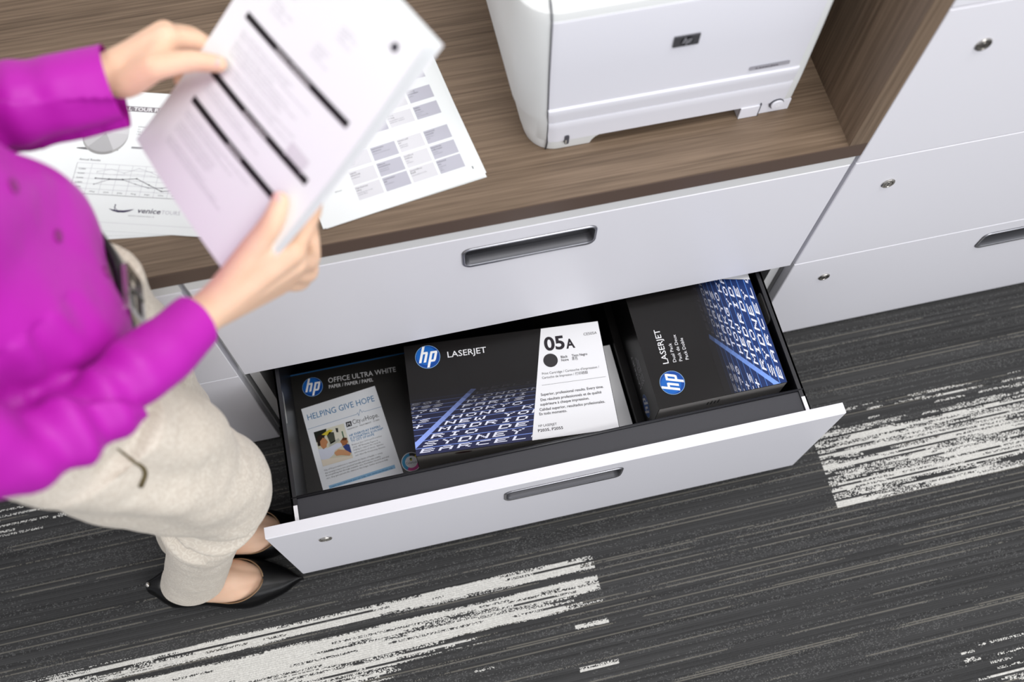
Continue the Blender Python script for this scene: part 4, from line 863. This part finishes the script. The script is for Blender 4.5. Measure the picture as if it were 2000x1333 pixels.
for z_, y_ in ((1.225, -.168), (1.142, -.172), (1.058, -.166), (.985, -.164)):
    h_ = bt.ray_cast(Vector((.4, y_, z_)), Vector((-1, 0, 0)))
    if h_[0]:
        b_ = bmesh.new(); revolve(b_, h_[0], h_[1], [(.0055, -.001), (.0055, .0014), (.0048, .0022), (.0036, .0016), (.0001, .0014)], 18); part('button', b_, M['button'], bl_ob, smooth=True)
# trousers
bm = bmesh.new()
sloft(bm, [(-.090, -.172, .780, .090, .128), (-.090, -.172, .840, .104, .148), (-.088, -.172, .890, .102, .143), (-.086, -.170, .935, .095, .124), (-.086, -.170, .950, .093, .120)], 6, 48)
for H_, K_, hem, sd in ((HIPR, KR, Vector((-.177, -.242, .070)), -1), (HIPL, KL, Vector((-.176, -.160, .070)), 1)):
    P_ = [H_, H_.lerp(K_, .35)+Vector((.008, 0, 0)), H_.lerp(K_, .75)+Vector((.008, 0, 0)), K_+Vector((.002, 0, 0)), K_.lerp(hem, .27)+Vector((-.004, 0, 0)), K_.lerp(hem, .62), hem, hem+(hem-K_)*.09]
    R_ = [(.104, .080), (.098, .077), (.082, .071), (.072, .066), (.060, .058), (.055, .052), (.0565, .046), (.0565, .046)]
    sloft(bm, [tuple(p)+r for p, r in zip(P_, R_)], 7, 36)
me = cut(fuse(bm, 'trousers', .0036, 6), (0, 0, .068), (0, 0, -1))
def tr_fold(c):
    d = .0030*noise.noise(c*13.0)+.0012*noise.noise(c*40)
    for K_ in (KR, KL):
        q = c-K_
        if -.20 < q.z < .16: d += .0075*math.exp(-((q.z+.05)/.06)**2)*math.sin((q.z*1.0+q.x*.55)*95+2*noise.noise(c*10))*(1 if q.x < .03 else .35)
    d += .0050*max(0, min(1, (c.z-.52)/.1))*math.sin((c.x*.8+c.y*.45+c.z*.40)*62+3*noise.noise(c*7))*max(0, min(1, (.9-c.z)/.05))
    return d
displace(me, tr_fold)
tr = finish('trousers', me, M['trousers'], pe, smooth=True)
bt2 = BVHTree.FromPolygons([v.co+wpos(pe) for v in me.vertices], [tuple(p.vertices) for p in me.polygons])
pts = []; pd = Vector((.45, -.60, .66)).normalized()
for p_ in ((-.0195, -.2907, .871), (-.0166, -.2938, .8552), (-.010, -.301, .8518), (-.0029, -.3088, .8517), (.0002, -.3135, .8459), (-.0006, -.3163, .8396), (-.0029, -.3192, .8349), (-.0098, -.3245, .827)):
    h_ = bt2.ray_cast(Vector(p_)+pd*.08, -pd)
    if h_[0]: pts.append(h_[0]+h_[1]*.0004)
if len(pts) > 3:
    b_ = bmesh.new(); tube(b_, pts, [.0008+.0026*q/7 for q in range(len(pts))], 8); part('pocket_opening', b_, mat('olive_pocket_lining', srgb(96, 84, 54), .8), tr, smooth=True, label='dark slit of the side pocket')
# belt
bm = bmesh.new()
def bring(rx, ry, z): return ell((-.086, -.170, z), rx, ry, 64)
loft(bm, [bring(.1000, .1280, .920), bring(.1070, .1340, .920), bring(.1070, .1340, .950), bring(.1000, .1280, .950), bring(.1000, .1280, .920)], caps=False); bmesh.ops.remove_doubles(bm, verts=bm.verts, dist=1e-6)
be = part('belt', bm, M['leather'], pe, smooth=True, label='black leather belt')
bm = bmesh.new(); xb = .0245
a_ = rrect(-.190, -.138, .912, .957, .006); b2 = rrect(-.183, -.145, .919, .950, .004)
loft(bm, [[(xb-.003, p[0], p[1]) for p in a_], [(xb+.002, p[0], p[1]) for p in a_], [(xb+.002, p[0], p[1]) for p in b2], [(xb-.003, p[0], p[1]) for p in b2], [(xb-.003, p[0], p[1]) for p in a_]], caps=False); bmesh.ops.remove_doubles(bm, verts=bm.verts, dist=1e-6)
tube(bm, [(xb+.003, -.164, .921), (xb+.003, -.164, .948)], .0022, 8)
auto(part('buckle', bm, M['nickel'], be, label='bright metal buckle'), .6)
# shoes: pointed black flats
def shoe(hd, toe, label):
    d_ = Vector((toe[0]-hd[0], toe[1]-hd[1], 0)); Ln = d_.length; fx = d_.normalized(); sx = Vector((-fx.y, fx.x, 0)); O = Vector((hd[0], hd[1], 0))
    sh = bpy.data.objects.new('x', None)
    def st(s): return (cat([(.012,), (.0315,), (.034,), (.033,), (.038,), (.043,), (.042,), (.033,), (.020,), (.0,)], s)[0], cat([(.052,), (.056,), (.048,), (.042,), (.040,), (.044,), (.044,), (.034,), (.022,), (.010,)], s)[0])
    def wopen(s):
        w_ = st(s)[0]
        if s < .15: return 0.0
        if s < .21: return .90*w_*math.sqrt((s-.15)/.06)
        return .90*w_ if s < .52 else (.90*st(.52)[0]+(w_-st(.52)[0])*.4)*math.sqrt(max(0, 1-((s-.52)/.235)**2.6)) if s < .755 else 0.0
    bm = bmesh.new(); N, A_ = 110, 56; g_ = []
    for q in range(N+1):
        s = q/N; w_, h_ = st(s); w_ = max(w_, .0015); row = []
        for a in range(A_+1):
            th = math.pi*a/A_; cx_ = math.copysign(abs(math.cos(th))**.62, math.cos(th))*w_; z = .004+h_*max(0, math.sin(th))**.75
            row.append(bm.verts.new(O+fx*(s*Ln)+sx*cx_+Vector((0, 0, z))))
        g_.append(row)
    for q in range(N):
        s = (q+.5)/N
        for a in range(A_):
            th = (a+.5)/A_*180
            if abs(math.copysign(abs(math.cos(math.radians(th)))**.62, math.cos(math.radians(th)))*st(s)[0]) < wopen(s): continue
            bm.faces.new((g_[q][a], g_[q+1][a], g_[q+1][a+1], g_[q][a+1]))
    bmesh.ops.solidify(bm, geom=list(bm.faces), thickness=-.0016)
    up = part('upper', bm, M['leather'], SH, smooth=True)
    bm = bmesh.new(); ri = []
    for z, k_ in ((.0004, .97), (.003, 1.02), (.0065, 1.0)):
        L_ = [O+fx*(q/N*Ln)+sx*max(st(q/N)[0], .0015)*k_+Vector((0, 0, z)) for q in range(N+1)]+[O+fx*(q/N*Ln)-sx*max(st(q/N)[0], .0015)*k_+Vector((0, 0, z)) for q in range(N, -1, -1)]; ri.append(L_)
    loft(bm, ri); part('sole', bm, M['leather'], SH)
    bm = bmesh.new(); ed = []
    for sd in (-1, 1):
        L_ = []
        for q in range(17, 84):
            s = q/N; w_, h_ = st(s); wo = wopen(s); ct = min(1, wo/w_)**(1/.62)
            L_.append(O+fx*(s*Ln)+sx*(sd*wo)+Vector((0, 0, .004+h_*max(0, 1-ct*ct)**.375)))
        tube(bm, L_, .0011, 6)
    part('topline', bm, M['lining'], SH, smooth=True, label='tan lining edge of the shoe')
    bpy.data.objects.remove(sh)
    return O, fx, sx
SH = pe
for nm, hd, toe in (('right', (-.262, -.232), (-.004, -.270)), ('left', (-.218, -.158), (.036, -.188))):
    SH = bpy.data.objects.new('shoe', None); C.objects.link(SH); SH.parent = pe; SH.location = Vector((hd[0], hd[1], 0))-wpos(pe); SH['label'] = 'black pointed flat shoe'
    O, fx, sx = shoe(hd, toe, nm)
    if nm == 'right': b_ = bmesh.new(); ball(b_, O+fx*.004+Vector((0, 0, .058)), (.004, .005, .004), 12, 8); part('heel_stud', b_, M['nickel'], SH, smooth=True, label='bright stud on the shoe heel')
